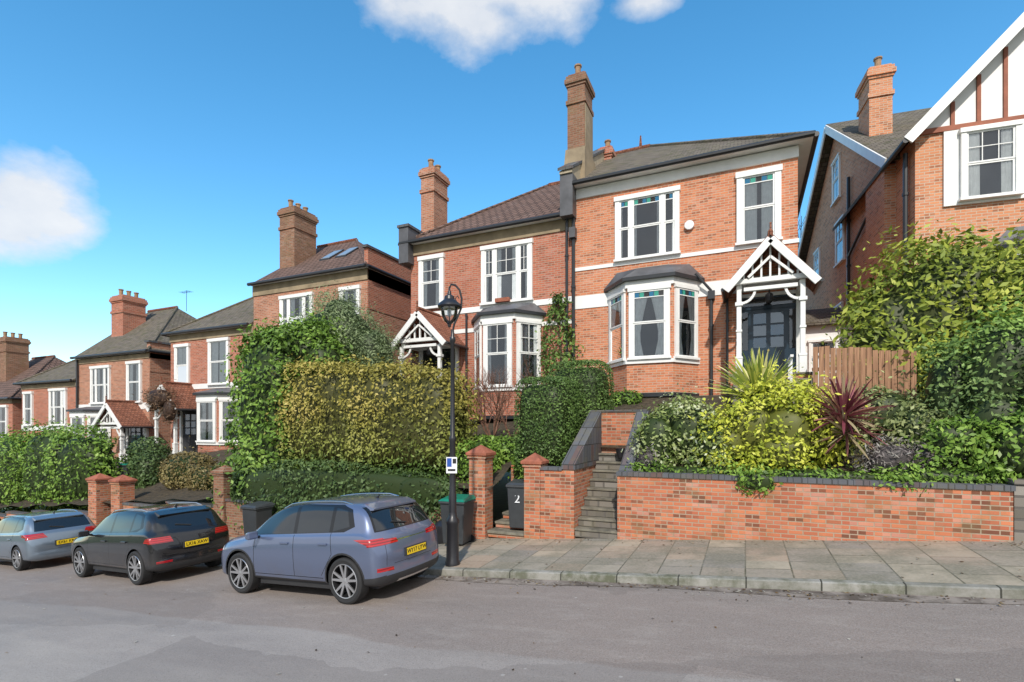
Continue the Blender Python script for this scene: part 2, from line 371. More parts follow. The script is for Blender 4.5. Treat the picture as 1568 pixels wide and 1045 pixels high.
# ---------------------------------------------------------------- building parts
def curtain(mb,F,u0,u1,n,z0,z1,side,frac=.45,mat='curtain',tie=False):
    W=u1-u0; R=8; C=8; g=[]
    for r in range(R+1):
        z=z0+(z1-z0)*r/R; h=r/R
        w=W*frac
        if tie: w=W*.5*(.42+.58*max(0,(h-.3)/.7)**1.3) if h>.3 else W*.5*(.42+.25*(.3-h)/.3)
        for c in range(C+1):
            k=c/C; uu=u0+w*k if side<0 else u1-w*k
            nn=n+.009*math.sin(c*2.6+r*.3)
            g.append((F[0]+F[2]*uu+F[3]*nn,F[1]+F[3]*uu-F[2]*nn,z))
    fs=[(r*(C+1)+c,r*(C+1)+c+1,(r+1)*(C+1)+c+1,(r+1)*(C+1)+c) for r in range(R) for c in range(C)]
    mb.add(g,fs,mat)
def window(mb,F,uc,z0,w,h,sur=.14,parts=(1,),stain=False,curt=.3,bars=0,proud=.1,tie=False,frame='white'):
    u0,u1,z1=uc-w/2,uc+w/2,z0+h
    mb.box(F,u0,u0+sur,0,proud,z0+.07,z1-sur,frame); mb.box(F,u1-sur,u1,0,proud,z0+.07,z1-sur,frame)
    mb.box(F,u0-.03,u1+.03,0,proud+.03,z1-sur,z1,frame); mb.box(F,u0-.04,u1+.04,0,proud+.05,z0,z0+.07,frame)
    a,b=u0+sur,u1-sur; zb,zt=z0+.07,z1-sur; mul=.1; tot=sum(parts); av=b-a-mul*(len(parts)-1); x=a
    for i,p in enumerate(parts):
        pw=av*p/tot; l,r=x,x+pw
        if i<len(parts)-1: mb.box(F,r,r+mul,0,proud-.015,zb,zt,frame)
        x=r+mul
        mb.quad(F,l,r,.004,zb,zt,'dark')
        if curt:
            cc=curt*random.uniform(.8,1.25)
            if pw>.5:
                curtain(mb,F,l,r,.02,zb,zt,-1,min(.5,cc),tie=tie); curtain(mb,F,l,r,.02,zb,zt,1,min(.5,cc*random.uniform(.85,1.1)),tie=tie)
            else: curtain(mb,F,l,r,.02,zb,zt,-1 if i==0 else 1,min(.8,cc*1.7))
        fw=.05; zm=zb+(zt-zb)*.52
        for (s0,s1,n0,n1) in ((zb,zm,.035,.06),(zm,zt,.045,.075)):
            mb.box(F,l,l+fw,n0,n1,s0,s1,'white'); mb.box(F,r-fw,r,n0,n1,s0,s1,'white')
            mb.box(F,l+fw,r-fw,n0,n1,s0,s0+fw*.8,'white'); mb.box(F,l+fw,r-fw,n0,n1,s1-fw*.9,s1,'white')
        mb.quad(F,l+.01,r-.01,.04,zb+.01,zm,'glass'); mb.quad(F,l+.01,r-.01,.055,zm,zt-.01,'glass')
        if bars:
            for k in range(1,bars+1):
                ub=l+pw*k/(bars+1); mb.box(F,ub-.01,ub+.01,.05,.07,zm,zt,'white')
            mb.box(F,l+fw,r-fw,.052,.068,(zm+zt)/2-.01,(zm+zt)/2+.01,'white')
        if stain:
            sb=zt-fw*.9-.17; k=max(2,int(pw/.15)); dw=(pw-2*fw)/k
            for q in range(k):
                c=('blueglass','greenglass','dark')[(q*7+i)%3]
                mb.quad(F,l+fw+q*dw+.01,l+fw+(q+1)*dw-.01,.058,sb+.02,zt-fw*.9,c)
            mb.box(F,l+fw,r-fw,.05,.07,sb-.01,sb+.015,'white')
def chimney(mb,x0,x1,y0,y1,zb,zt,mat='brickC',pots=2):
    mb.xbox(x0,x1,y0,y1,zb,zt-.45,mat)
    for k,(e,a,b) in enumerate(((.05,zt-1.1,zt-.95),(.04,zt-.45,zt-.36),(.09,zt-.36,zt-.2),(.05,zt-.2,zt-.08),(-.02,zt-.08,zt))):
        mb.xbox(x0-e,x1+e,y0-e,y1+e,a,b+.001*k,mat)
    for i in range(pots):
        cy=y0+(y1-y0)*(i+.5)/pots
        mb.lathe(((x0+x1)/2,cy,zt),[(.13,-.02),(.14,.05),(.1,.08),(.11,.34),(.14,.36),(.14,.41),(.09,.42),(.085,.1)],'pot',10)
def pipe(mb,x,y,z0,z1,r=.045,mat='gutter'):
    mb.tube([(x,y,z0),(x,y,z1)],r,mat,8)
    z=z0+.5
    while z<z1: mb.tube([(x,y,z),(x,y,z+.08)],r*1.35,mat,8); z+=1.7
def bay(P,x0,x1,f0,f1,ty,proj,zb,zs,zt,zr,brk='brick',stain=False,curt=.35,pl='gutter',bars=0,tie=False):
    mb=MB(); wb=MB(); rb=MB()
    fr=ty-proj
    pts=[(x0,ty),(f0,fr),(f1,fr),(x1,ty)]
    def ring(off):
        out=[]
        cx=(x0+x1)/2
        for i,(x,y) in enumerate(pts):
            sg=-1 if x<cx else 1
            if i in(0,3): out.append((x+sg*off,y))
            else: out.append((x+sg*off*.5,y-off))
        return out
    def prism(off,za,zb_,mat,b_):
        r=ring(off); v=[(x,y,za) for x,y in r]+[(x,y,zb_) for x,y in r]
        b_.add(v,[(0,1,5,4),(1,2,6,5),(2,3,7,6),(3,2,1,0),(4,5,6,7)],mat)
    prism(0,zb,zt,brk,mb); prism(.04,zb,zb+.12,pl,mb); prism(.06,zs-.12,zs-.002,'white',mb); prism(.07,zt-.003,zt+.2,'white',mb)
    prism(.2,zt+.2,zt+.3,'gutter',rb)
    r=ring(.2); inner=[(x0+.25,ty),(f0+.22,ty-.25),(f1-.22,ty-.25),(x1-.25,ty)]
    v=[(x,y,zt+.302) for x,y in r]+[(x,y,zr) for x,y in inner]
    rb.add(v,[(0,1,5,4),(1,2,6,5),(2,3,7,6),(4,5,6,7)],'lead')
    for i in range(3):
        a=Vector(pts[i]);b=Vector(pts[i+1]); d=(b-a); L=d.length; d/=L
        window(wb,(a.x,a.y,d.x,d.y),L/2,zs,L-.14,zt-zs,sur=.13 if i==1 else .1,stain=stain,curt=curt,proud=.07,bars=bars,tie=tie)
    mb.obj('bay_walls',P); wb.obj('bay_windows',P); rb.obj('bay_roof',P)
def porch(P,c,hw,zb,ze,za,tf,tb,door='door',tile='tileR'):
    mb=MB(); rf=MB()
    W='white'
    for sg in(-1,1):
        x=c+sg*(hw-.22)
        mb.xbox(x-.06,x+.06,tf+.05,tf+.17,zb,ze-.1,W)
        mb.xbox(x-.09,x+.09,tf+.02,tf+.2,zb,zb+.5,W); mb.xbox(x-.1,x+.1,tf+.01,tf+.21,ze-.55,ze-.45,W); mb.xbox(x-.1,x+.1,tf+.01,tf+.21,zb+.5,zb+.56,W)
        mb.xbox(x-.08,x+.08,tf+.03,tf+.19,zb+1.25,zb+1.31,W)
        mb.xbox(x-.06,x+.06,tb-.13,tb-.005,zb,ze-.1,W)
        mb.xbox(x-.07,x+.07,tf+.17,tb-.002,ze-.1,ze+.05,W)
        pts=[(x-sg*(.06+.35*math.sin(t)),tf+.11,ze-.1-.38*(math.cos(t))) for t in [k*math.pi/2/6 for k in range(7)]]
        for a,b in zip(pts[:-1],pts[1:]): mb.beam(a,b,.06,.07,W)
        e=(c+sg*(hw+.12),tf-.12,ze-.13); ap=(c,tf-.12,za)
        mb.beam(e,ap,.06,.2,W)
        mb.beam((c+sg*(hw+.1),tf-.06,ze-.03),(c,tf-.06,za+.1),.05,.05,'gutter')
        up=.07
        p0=(c+sg*(hw+.16),tf-.1,ze-.08);p1=(c,tf-.1,za+.12);q0=(p0[0],tb,p0[2]);q1=(c,tb,p1[2])
        rf.hexa([p0,p1,q1,q0,(p0[0],p0[1],p0[2]+up),(p1[0],p1[1],p1[2]+up),(q1[0],q1[1],q1[2]+up),(q0[0],q0[1],q0[2]+up)],tile)
        rf.tube([(p0[0]+sg*.04,tf-.1,p0[2]-.01),(q0[0]+sg*.04,tb,p0[2]-.01)],.05,'gutter')
    mb.xbox(c-hw+.1,c+hw-.1,tf+.03,tf+.15,ze+.052,ze+.18,W)
    mb.xbox(c-hw+.34,c+hw-.34,tf+.04,tf+.13,ze-.16,ze-.06,W)
    H=za-ze
    for k in range(-3,4):
        x=c+k*hw*.22; zt=za-.1-abs(k)*hw*.22*H/hw
        mb.xbox(x-.025,x+.025,tf+.05,tf+.12,ze+.182,max(zt,ze+.2),W)
    for sg in (-1,1): mb.beam((c+sg*hw*.55,tf+.0,ze+.2),(c+sg*.0,tf+.0,ze+H*.62),.04,.07,W)
    mb.beam((c,tf-.1,za+.1),(c,tf-.1,za+.45),.05,.05,'tileR')
    rf.tube([(c,tf-.1,za+.2),(c,tb,za+.2)],.07,'tileR')
    mb.xbox(c-hw,c+hw,tf-.05,tb-.003,zb-.9,zb-.001,'brick2'); mb.xbox(c-hw-.03,c+hw+.03,tf-.1,tb-.004,zb,zb+.05,'step')
    F=(0,tb,1,0)
    dw=.52
    db=MB()
    db.box(F,c-dw-.35,c-dw-.23,0,.08,zb+.05,ze-.05,W); db.box(F,c+dw+.23,c+dw+.35,0,.08,zb+.05,ze-.05,W); db.box(F,c-dw-.35,c+dw+.35,0,.09,ze-.05,ze+.05,W)
    db.box(F,c-dw-.229,c+dw+.229,0,.03,zb+.051,ze-.051,door)
    zt=zb+2.1
    db.box(F,c-dw-.22,c+dw+.22,.03,.07,zt,zt+.07,door)
    for a,b in((-dw-.2,-dw-.03),(dw+.03,dw+.2)):
        db.quad(F,c+a,c+b,.034,zb+.9,zt-.06,'dark');db.quad(F,c+a,c+b,.04,zb+.9,zt-.06,'glass')
    db.quad(F,c-dw-.18,c+dw+.18,.034,zt+.11,ze-.1,'dark'); db.quad(F,c-dw-.18,c+dw+.18,.04,zt+.11,ze-.1,'glass')
    db.box(F,c-dw,c+dw,.03,.06,zb+.06,zt-.01,door)
    for i in range(2):
        for j in range(3):
            a=c-dw+.12+i*(dw-.06); zz=zb+.95+j*.36
            db.quad(F,a,a+dw-.18,.0625,zz,zz+.3,'skyl' if (i+j)%2 else 'blueglass'); db.quad(F,a,a+dw-.18,.066,zz,zz+.3,'glass')
        a=c-dw+.12+i*(dw-.06); db.box(F,a,a+dw-.18,.0605,.075,zb+.2,zb+.75,door)
    db.lathe((c+.0,tb-.08,zb+.86),[(0,-.03),(.03,-.03),(.035,0)],'brass',10,'y')
    mb.lathe((c,(tf+tb)/2,ze-.35),[(.02,.4),(.02,.25),(.1,.2),(.11,0),(.05,-.06)],'iron',8)
    mb.obj('porch_frame',P,bevel=.006); rf.obj('porch_roof',P); db.obj('front_door',P)
def hiproof(P,s0,s1,t0,t1,ze,zr,tm,hl,hr,mat,oh=.35):
    rb=MB()
    a=s0-(oh if hl else 0); b=s1+(oh if hr else 0); f=t0-oh; bk=t1+oh
    ra=s0+(hl if hl else 0); rb_=s1-(hr if hr else 0)
    v=[(a,f,ze),(b,f,ze),(b,bk,ze),(a,bk,ze),(ra,tm,zr),(rb_,tm,zr)]
    rb.add(v,[(0,1,5,4),(1,2,5),(2,3,4,5),(3,0,4)],mat)
    rb.add([(x,y,z-.03) for x,y,z in v[:4]],[(3,2,1,0)],'white')
    rb.tube([(ra,tm,zr+.03),(rb_,tm,zr+.03)],.09,'tileR',6)
    if hr:
        rb.tube([(b,f,ze+.03),(rb_,tm,zr+.02)],.07,mat,6)
    if hl: rb.tube([(a,f,ze+.03),(ra,tm,zr+.02)],.07,mat,6)
    rb.tube([(a,f-.05,ze-.0),(b,f-.05,ze-.0)],.075,'gutter',8)
    if hr: rb.tube([(b+.05,f,ze),(b+.05,bk,ze)],.075,'gutter',8)
    if hl: rb.tube([(a-.05,f,ze),(a-.05,bk,ze)],.075,'gutter',8)
    rb.obj('roof',P); return
def shell(P,s0,s1,t0,t1,zb,ze,brk,frieze='white',fh=.3,bands=()):
    mb=MB(); mb.xbox(s0,s1,t0,t1,zb-1.5,ze-.03,brk); mb.xbox(s0-.02,s1+.02,t0-.05,t1,ze-fh,ze-.035,frieze)
    for (a,b,m_,p) in bands: mb.xbox(s0+.003,s1+p,t0-p,t0+.5,a,b,m_)
    mb.xbox(s0+.004,s1+.03,t0-.04,t0+.3,zb-.05,zb+.12,'gutter')
    mb.obj('walls',P)
def aerial(mb,x,y,z):
    mb.tube([(x,y,z),(x,y,z+1.3)],.015,'gutter',5); mb.tube([(x-.5,y,z+1.2),(x+.4,y,z+1.2)],.01,'gutter',4)
    for k in range(6): mb.tube([(x-.45+k*.16,y-.2,z+1.2),(x-.45+k*.16,y+.2,z+1.2)],.007,'gutter',4)
# ------ main house
H=empty('brick_house'); F=(0,17,1,0)
shell(H,-5.44,1.39,17,26,.85,8.22,'brick','white',.36,[(5.38,5.50,'white',.03),(4.08,4.52,'white',.025)])
hiproof(H,-5.3,1.39,17,26.2,8.25,11.7,21.8,0,5.0,'tile',.38)
wb=MB()
window(wb,F,-2.92,5.5,2.05,2.15,.15,(.36,1,.36),True,.16)
window(wb,F,.36,5.5,1.2,2.2,.17,(1,),True,.42)
wb.obj('windows',H)
bay(H,-4.15,-1.35,-3.38,-2.0,17,.9,.95,2.1,4.35,5.15,'brick',True,.5,tie=True)
porch(H,.62,1.0,1.42,3.95,5.1,15.6,17)
mb=MB()
pipe(mb,-5.38,16.9,.9,8.15,.06); pipe(mb,-.95,16.9,.9,4.0,.05); pipe(mb,-.5,16.9,1.0,4.1,.04)
mb.xbox(-1.05,-.85,16.8,16.98,3.95,4.2,'gutter'); mb.xbox(-5.5,-5.28,16.75,16.98,6.5,6.85,'lead')
mb.tube([(-1.4,16.7,4.75),(-.95,16.85,4.2)],.04,'gutter')
mb.lathe((-1.6,16.93,6.35),[(.0,-.06),(.14,-.05),(.15,.0)],'signw',16,'y')
mb.tube([(-4.0,21.8,11.6),(-4.0,21.8,12.25)],[.09,.03],'tileR',6)
mb.obj('rainwater_pipes',H)
mb=MB()
mb.xbox(-5.75,-5.3,16.55,21.8,7.2,8.6,'lead')
mb.hexa([(-5.75,16.5,8.6),(-5.3,16.5,8.6),(-5.3,21.8,8.6),(-5.75,21.8,8.6),(-5.75,16.5,8.7),(-5.3,16.5,8.7),(-5.3,21.8,12.0),(-5.75,21.8,12.0)],'cream')
mb.hexa([(-5.8,16.45,8.7),(-5.25,16.45,8.7),(-5.25,21.8,12.02),(-5.8,21.8,12.02),(-5.8,16.45,8.8),(-5.25,16.45,8.8),(-5.25,21.8,12.12),(-5.8,21.8,12.12)],'coping')
mb.hexa([(-6.0,17.3,7.8),(-5.1,17.3,7.8),(-5.1,19.3,7.8),(-6.0,19.3,7.8),(-5.9,17.6,10.0),(-5.18,17.6,10.0),(-5.18,19,10.0),(-5.9,19,10.0)],'tan')
chimney(mb,-5.86,-5.22,17.7,18.7,9.9,12.75,'brickC',2)
mb.xbox(-5.215,-5.19,17.72,18.68,9.9,11.6,'tan')
chimney(mb,-5.5,-5.0,20.8,21.6,10,11.6,'brick2',1)
mb.obj('chimney',H)
mb=MB()
for x in(1.05,1.62):
    for k in range(5): mb.xbox(x-.02,x+.02,14.5+k*.22,14.54+k*.22,1.0,1.75,'white')
    mb.xbox(x-.035,x+.035,14.4,15.5,1.75,1.81,'white')
mb.xbox(-.3,1.6,14.9,15.5,.5,1.25,'step'); mb.xbox(-.3,1.6,14.4,14.9,.4,1.05,'step')
mb.obj('porch_balustrade',H)
# ------ house 2
H=empty('brick_house')
shell(H,-12.2,-5.46,17.003,26,.2,7.3,'brick2','tan',.45,[(4.35,4.55,'white',.03),(3.6,3.75,'white',.03)])
hiproof(H,-12.2,-5.46,17,26.2,7.3,10.95,21.8,4.1,0,'tile2',.3)
wb=MB()
window(wb,F,-11.2,4.65,1.15,2.1,.16,(1,),False,.3,1); window(wb,F,-7.95,4.55,2.05,2.2,.15,(.4,1,.4),False,.25,1)
wb.obj('windows',H)
bay(H,-9.25,-6.6,-8.5,-7.25,17,.9,.3,1.4,3.75,4.45,'brick2',False,.2,bars=1)
porch(H,-10.85,1.05,.2,3.1,4.15,15.6,17,'dark')
mb=MB(); pipe(mb,-5.62,16.9,.3,7.2,.05); pipe(mb,-9.6,16.9,.3,4.3,.04)
mb.xbox(-8.3,-7.75,16.7,16.86,4.56,4.7,'cap')
mb.xbox(-12.5,-12.05,16.6,20,6.5,7.9,'lead'); mb.xbox(-12.55,-12.0,16.55,20,7.9,8.0,'coping')
chimney(mb,-12.75,-12.1,18.5,19.6,7,11.2,'brick3',2); mb.obj('chimney',H)
# ------ house 3
H=empty('brick_house')
shell(H,-21.2,-14.4,17,25,-.6,6.7,'brick3','tan',.5,[(3.9,4.05,'white',.03)])
hiproof(H,-21.2,-14.5,17,25.2,6.7,9.8,21,0,4.0,'tile2',.25)
wb=MB(); window(wb,F,-18.4,3.9,2.0,2.1,.15,(.4,1,.4)); window(wb,F,-15.3,3.9,1.1,2.1,.15)
wb.obj('windows',H)
mb=MB(); mb.xbox(-14.58,-14.38,17.01,25,5,7.55,'brick2'); mb.xbox(-14.62,-14.33,16.9,25.1,7.55,7.65,'coping')
chimney(mb,-21.1,-20.1,18.4,19.8,7,10.9,'brickC',3)
for x in(-18.6,-17.6):
    k=(9.8-6.7)/(21-16.75); q0,q1=18.5,19.5; z0_=6.7+k*(q0-16.75); z1_=6.7+k*(q1-16.75)
    for e,mm,dz in((0,'gutter',.07),(.07,'skyl',.09)):
        mb.hexa([(x+e,q0+e,z0_+k*e),(x+.65-e,q0+e,z0_+k*e),(x+.65-e,q1-e,z1_-k*e),(x+e,q1-e,z1_-k*e),(x+e,q0+e,z0_+dz+k*e),(x+.65-e,q0+e,z0_+dz+k*e),(x+.65-e,q1-e,z1_+dz-k*e),(x+e,q1-e,z1_+dz-k*e)],mm)
mb.obj('chimney',H)
# ------ house 4
H=empty('brick_house')
shell(H,-27.4,-21.22,17,25,-1.3,4.85,'brick2','tan',.4,[(1.95,2.2,'white',.03)])
hiproof(H,-27.4,-21.22,17,25.2,4.85,8.0,21,3.6,0,'tile',.25)
wb=MB(); window(wb,F,-26.4,2.1,1.15,2.2,.15,curt=.4); window(wb,F,-23.6,2.1,1.5,2.3,.15,(1,),curt=.4); wb.obj('windows',H)
bay(H,-24.6,-21.7,-23.9,-22.5,17,.9,-1.3,-.7,1.35,1.9,'brick2')
porch(H,-25.7,.95,-1.3,.95,2.0,15.6,17,'dark')
# ------ house 5
H=empty('brick_house')
shell(H,-36.2,-29.2,17,25,-1.9,4.05,'brick3','tan',.3,[(1.0,1.35,'white',.03)])
hiproof(H,-36.2,-29.2,17,25.2,4.1,7.7,21,0,4.0,'tile',.25)
wb=MB(); window(wb,F,-33.7,1.35,1.9,2.2,.15,(.4,1,.4)); window(wb,F,-30.5,1.35,1.3,2.3,.15); wb.obj('windows',H)
bay(H,-35.6,-32.6,-34.9,-33.4,17,.9,-1.9,-1.3,.7,1.2,'brick3')
porch(H,-30.3,1.2,-1.9,.1,1.2,15.6,17,'dark')
mb=MB(); chimney(mb,-35.6,-34.4,18.5,19.8,5,8.1,'brick2',3); mb.xbox(-29.45,-29.18,17.01,25,3,4.6,'brick3'); mb.xbox(-29.5,-29.12,16.9,25.1,4.6,4.7,'coping')
pipe(mb,-36.0,16.9,-1.5,4,.06); aerial(mb,-31.5,20.5,7.2); mb.obj('chimney',H)
# ------ house 6,7
H=empty('brick_house')
shell(H,-42.6,-36.22,17,25,-2.5,2.75,'brick2','tan',.3,[(-.2,.1,'white',.03)])
hiproof(H,-42.6,-36.22,17,25.2,2.8,5.9,21,3.6,0,'tile',.25)
wb=MB(); window(wb,F,-41.7,.1,1.1,2.2,.15); window(wb,F,-38.2,.1,1.9,2.3,.15,(.4,1,.4)); wb.obj('windows',H)
H=empty('brick_house')
shell(H,-51,-43.8,17,25,-3.2,1.9,'brick2','tan',.3)
hiproof(H,-51,-43.8,17,25.2,1.9,5.4,21,0,4.,'tile2',.25)
wb=MB(); window(wb,F,-45,-.7,1.3,2.2,.15); window(wb,F,-48.5,-.7,1.9,2.2,.15,(.4,1,.4)); wb.obj('windows',H)
mb=MB(); chimney(mb,-50,-48.6,18.5,19.8,3,6.6,'brickC',3); mb.obj('chimney',H)
# ------ house 8 (rotated)
H=empty('brick_house',Matrix.Rotation(math.radians(6.8),4,'Z'))
mb=MB()
x0,x1=6.36,12.7
mb.xbox(x0,x1,17,18.6,-.5,8.15,'brickO'); mb.xbox(x0+.003,15,18.4,30,-.5,8.15,'brickO')
mb.add([(x0+.002,18.42,8.148),(x0+.002,30,8.148),(x0+.002,24.4,12.4),(14,18.42,8.148),(14,30,8.148),(14,24.4,12.4)],[(0,1,2),(3,5,4)],'brickO')
mb.add([(x0,16.999,8.15),(x1,16.999,8.15),((x0+x1)/2,16.999,11.4)],[(0,1,2)],'white')
mb.xbox(7.0,12.0,16.94,16.998,6.05,8.1,'white')
mb.xbox(x0-.02,x1+.02,16.93,16.996,8.1,8.24,'timber')
cx=(x0+x1)/2
for k in range(-5,6):
    x=cx+k*.58; zt=11.35-abs(k)*.58*1.06
    if zt>8.5: mb.xbox(x-.045,x+.045,16.95,16.996,8.24,zt,'timber')
mb.xbox(x0-.3,x0+.001,18.3,19.9,-.5,8.0,'brickO'); 
mb.obj('walls',H)
rb=MB()
def slab(rb,q,th,mat):
    rb.hexa([*q,*[(a,b,c+th) for a,b,c in q]],mat)
slab(rb,[(x0-.35,18.0,7.95),(15,18.0,7.95),(15,24.4,12.55),(x0-.35,24.4,12.55)],.14,'tile')
slab(rb,[(x0-.35,24.4,12.55),(15,24.4,12.55),(15,30.6,8.0),(x0-.35,30.6,8.0)],.139,'tile')
for a,b in(((18.0,7.9),(24.4,12.5)),((24.4,12.5),(30.6,7.9))):
    rb.beam((x0-.38,a[0],a[1]),(x0-.38,b[0],b[1]),.05,.28,'white')
az=11.65
for sg in(-1,1):
    e=cx+sg*(cx-x0+.35)
    slab(rb,[(e,16.55,7.85),(cx,16.55,az-.05),(cx,23.5,az-.05),(e,23.5,7.85)],.13,'tile')
    rb.beam((e,16.5,7.8),(cx,16.5,az-.1),.06,.26,'white')
rb.tube([(x0-.4,16.5,7.8),(x0-.4,18.0,7.8),(x0-.4,18.2,7.8)],.07,'gutter')
rb.obj('roof',H)
wb=MB(); F8=(0,16.94,1,0)
for u in(8.0,9.53,11.06): window(wb,F8,u,6.12,1.3,1.95,.12,(1,),False,.35,2)
FS=(x0,30,0,-1)
for (t,z0_,w,h) in((24.2,9.3,1.0,1.8),(23.7,6.6,1.1,1.8),(23.9,3.2,1.1,1.8),(27.2,6.6,.9,1.7)): window(wb,FS,30-t,z0_,w,h,.08,(1,),False,.4,1,proud=.07)
wb.obj('windows',H)
mb=MB(); pipe(mb,x0-.1,22.4,.5,9.5,.06); pipe(mb,x0-.12,17.3,1,7.8,.06); mb.tube([(x0-.1,22.4,6.5),(x0-.1,20.5,7.2)],.05,'gutter')
chimney(mb,6.5,7.2,21.0,22.1,9.0,12.7,'brickO',2)
mb.obj('chimney',H)
bay(H,8.2,12.2,9.0,11.4,17,.9,1.,2.6,4.5,5.3,'brickO')
G=empty('side_extension'); mb=MB()
mb.xbox(1.45,3.4,21,25,.5,3.6,'white'); mb.hexa([(1.4,20.7,3.6),(3.6,20.7,3.6),(3.6,25,3.6),(1.4,25,3.6),(1.4,20.7,3.7),(3.6,20.7,3.7),(3.6,25,5.0),(1.4,25,5.0)],'tile'); mb.obj('walls',G)
wb=MB(); window(wb,(0,21,1,0),2.5,1.9,.9,1.2,.08); wb.obj('windows',G)
# ---------------------------------------------------------------- foliage
def lump(P,seed,f):
    r=np.random.default_rng(seed); o=np.zeros(len(P))
    for k in range(7):
        d=r.normal(size=3); d/=np.linalg.norm(d); o+=np.sin(P@d*f*(.6+.35*k)+r.uniform(0,6.28))/(1+.35*k)
    return o/2.6
LC=[0]
def foliage(name,blobs,leaf,dens,cols,hi=None,spread=.12,amp=.1,zmin=-99,core=(.035,.055,.015),freq=3.,aspect=.5,hz=None,shoot=.04,parent=None,corek=.86,gain=1.):
    LC[0]+=1; seed=LC[0]; V=[];C=[];cv=[];cf=[]
    cols=np.array(cols)*gain; hic=np.array(hi)*gain if hi is not None else cols
    bl=[b if len(b)==7 else (*b,2.5) for b in blobs]
    for bi,(cx,cy,cz,rx,ry,rz_,p) in enumerate(bl):
        R=np.array([rx,ry,rz_]); Cc=np.array([cx,cy,cz])
        n=int(dens*5.6*(rx*ry+ry*rz_+rx*rz_))
        d=rng.normal(size=(n,3)); d/=np.linalg.norm(d,axis=1)[:,None]
        k=(np.abs(d)**p).sum(1)**(-1/p); pt=d*k[:,None]*R
        u=np.abs(pt/R)**(p-1)*np.sign(pt)/R; out=u/np.linalg.norm(u,axis=1)[:,None]
        W=Cc+pt; L=lump(W,seed,freq)
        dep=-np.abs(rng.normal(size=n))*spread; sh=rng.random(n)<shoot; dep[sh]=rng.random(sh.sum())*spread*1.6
        W=W+out*(L*amp+dep)[:,None]
        keep=W[:,2]>zmin
        for bj,(ax,ay,az_,sx,sy,sz,pp) in enumerate(bl):
            if bj==bi: continue
            q=np.abs((W-np.array([ax,ay,az_]))/np.array([sx,sy,sz]))
            keep&=(q**pp).sum(1)>.72
        W=W[keep];out=out[keep];L=L[keep];dep=dep[keep];n=len(W)
        nr=out*.9+rng.normal(size=(n,3))*.6+np.array([0,-.15,.3]); nr/=np.linalg.norm(nr,axis=1)[:,None]
        a=np.cross(nr,rng.normal(size=(n,3))); a/=np.linalg.norm(a,axis=1)[:,None]; b=np.cross(nr,a)
        s=leaf*(.55+.9*rng.random(n))[:,None]
        v=np.stack([W-a*s,W+b*s*aspect,W+a*s,W-b*s*aspect],1); V.append(v.reshape(-1,3))
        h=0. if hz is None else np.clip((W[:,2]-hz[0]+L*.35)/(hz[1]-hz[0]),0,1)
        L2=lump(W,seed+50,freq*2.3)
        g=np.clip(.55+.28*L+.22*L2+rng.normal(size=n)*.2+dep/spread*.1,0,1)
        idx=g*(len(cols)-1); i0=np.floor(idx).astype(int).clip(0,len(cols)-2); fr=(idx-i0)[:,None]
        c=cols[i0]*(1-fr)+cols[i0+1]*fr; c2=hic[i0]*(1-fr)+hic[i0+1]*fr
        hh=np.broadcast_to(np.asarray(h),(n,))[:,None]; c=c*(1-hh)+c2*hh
        C.append(np.repeat(c,4,0))
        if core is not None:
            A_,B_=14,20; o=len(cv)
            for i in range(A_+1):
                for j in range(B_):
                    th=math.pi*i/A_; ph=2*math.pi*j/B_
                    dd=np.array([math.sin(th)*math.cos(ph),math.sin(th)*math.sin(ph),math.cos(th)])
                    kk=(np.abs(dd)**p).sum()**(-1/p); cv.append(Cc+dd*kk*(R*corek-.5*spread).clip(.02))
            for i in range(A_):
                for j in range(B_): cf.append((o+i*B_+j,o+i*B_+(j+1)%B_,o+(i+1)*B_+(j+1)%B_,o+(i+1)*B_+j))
    V=np.concatenate(V);C=np.concatenate(C); nl=len(V)//4
    allv=np.concatenate([V,np.array(cv)]) if cv else V
    F_=np.arange(nl*4).reshape(-1,4)
    if cf: F_=np.concatenate([F_,np.array(cf)+nl*4])
    me=bpy.data.meshes.new(name); me.vertices.add(len(allv)); me.vertices.foreach_set('co',allv.ravel().astype(np.float32))
    me.loops.add(F_.size); me.loops.foreach_set('vertex_index',F_.ravel().astype(np.int32))
    me.polygons.add(len(F_)); me.polygons.foreach_set('loop_start',np.arange(0,F_.size,4,dtype=np.int32)); me.polygons.foreach_set('loop_total',np.full(len(F_),4,dtype=np.int32))
    me.update(); me.validate()
    col=np.ones((len(allv),4),dtype=np.float32); col[:len(C),:3]=C
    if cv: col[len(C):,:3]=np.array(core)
    at=me.color_attributes.new('Col','FLOAT_COLOR','POINT'); at.data.foreach_set('color',col.ravel())
    me.materials.append(M['leaf'])
    o=bpy.data.objects.new(name,me); link(o,parent); return o
G1=[(.05,.085,.02),(.08,.14,.03),(.13,.22,.045),(.2,.31,.07)]
GB=[(.06,.11,.02),(.11,.2,.03),(.18,.31,.045),(.29,.43,.08)]
GD=[(.03,.055,.02),(.055,.1,.03),(.09,.145,.045),(.14,.21,.07)]
GO=[(.16,.15,.035),(.26,.24,.05),(.38,.33,.07),(.50,.41,.12)]
GY=[(.2,.24,.03),(.36,.42,.04),(.54,.57,.06),(.68,.68,.12)]
GG=[(.07,.1,.045),(.12,.165,.075),(.18,.235,.11),(.26,.32,.16)]
BR=[(.08,.045,.025),(.14,.085,.05),(.2,.12,.07),(.27,.17,.1)]
foliage('garden_hedge',[(-8.05,11.75,.1,1.45,.85,1.52,4.5),(-9.8,11.8,.2,1.5,.9,1.65,5),(-11.6,11.9,.25,1.5,.95,1.7,5)],.05,420,G1,hi=GO,hz=(-1.2,.6),spread=.16,amp=.17,freq=2.6,core=(.07,.07,.02),shoot=.07)
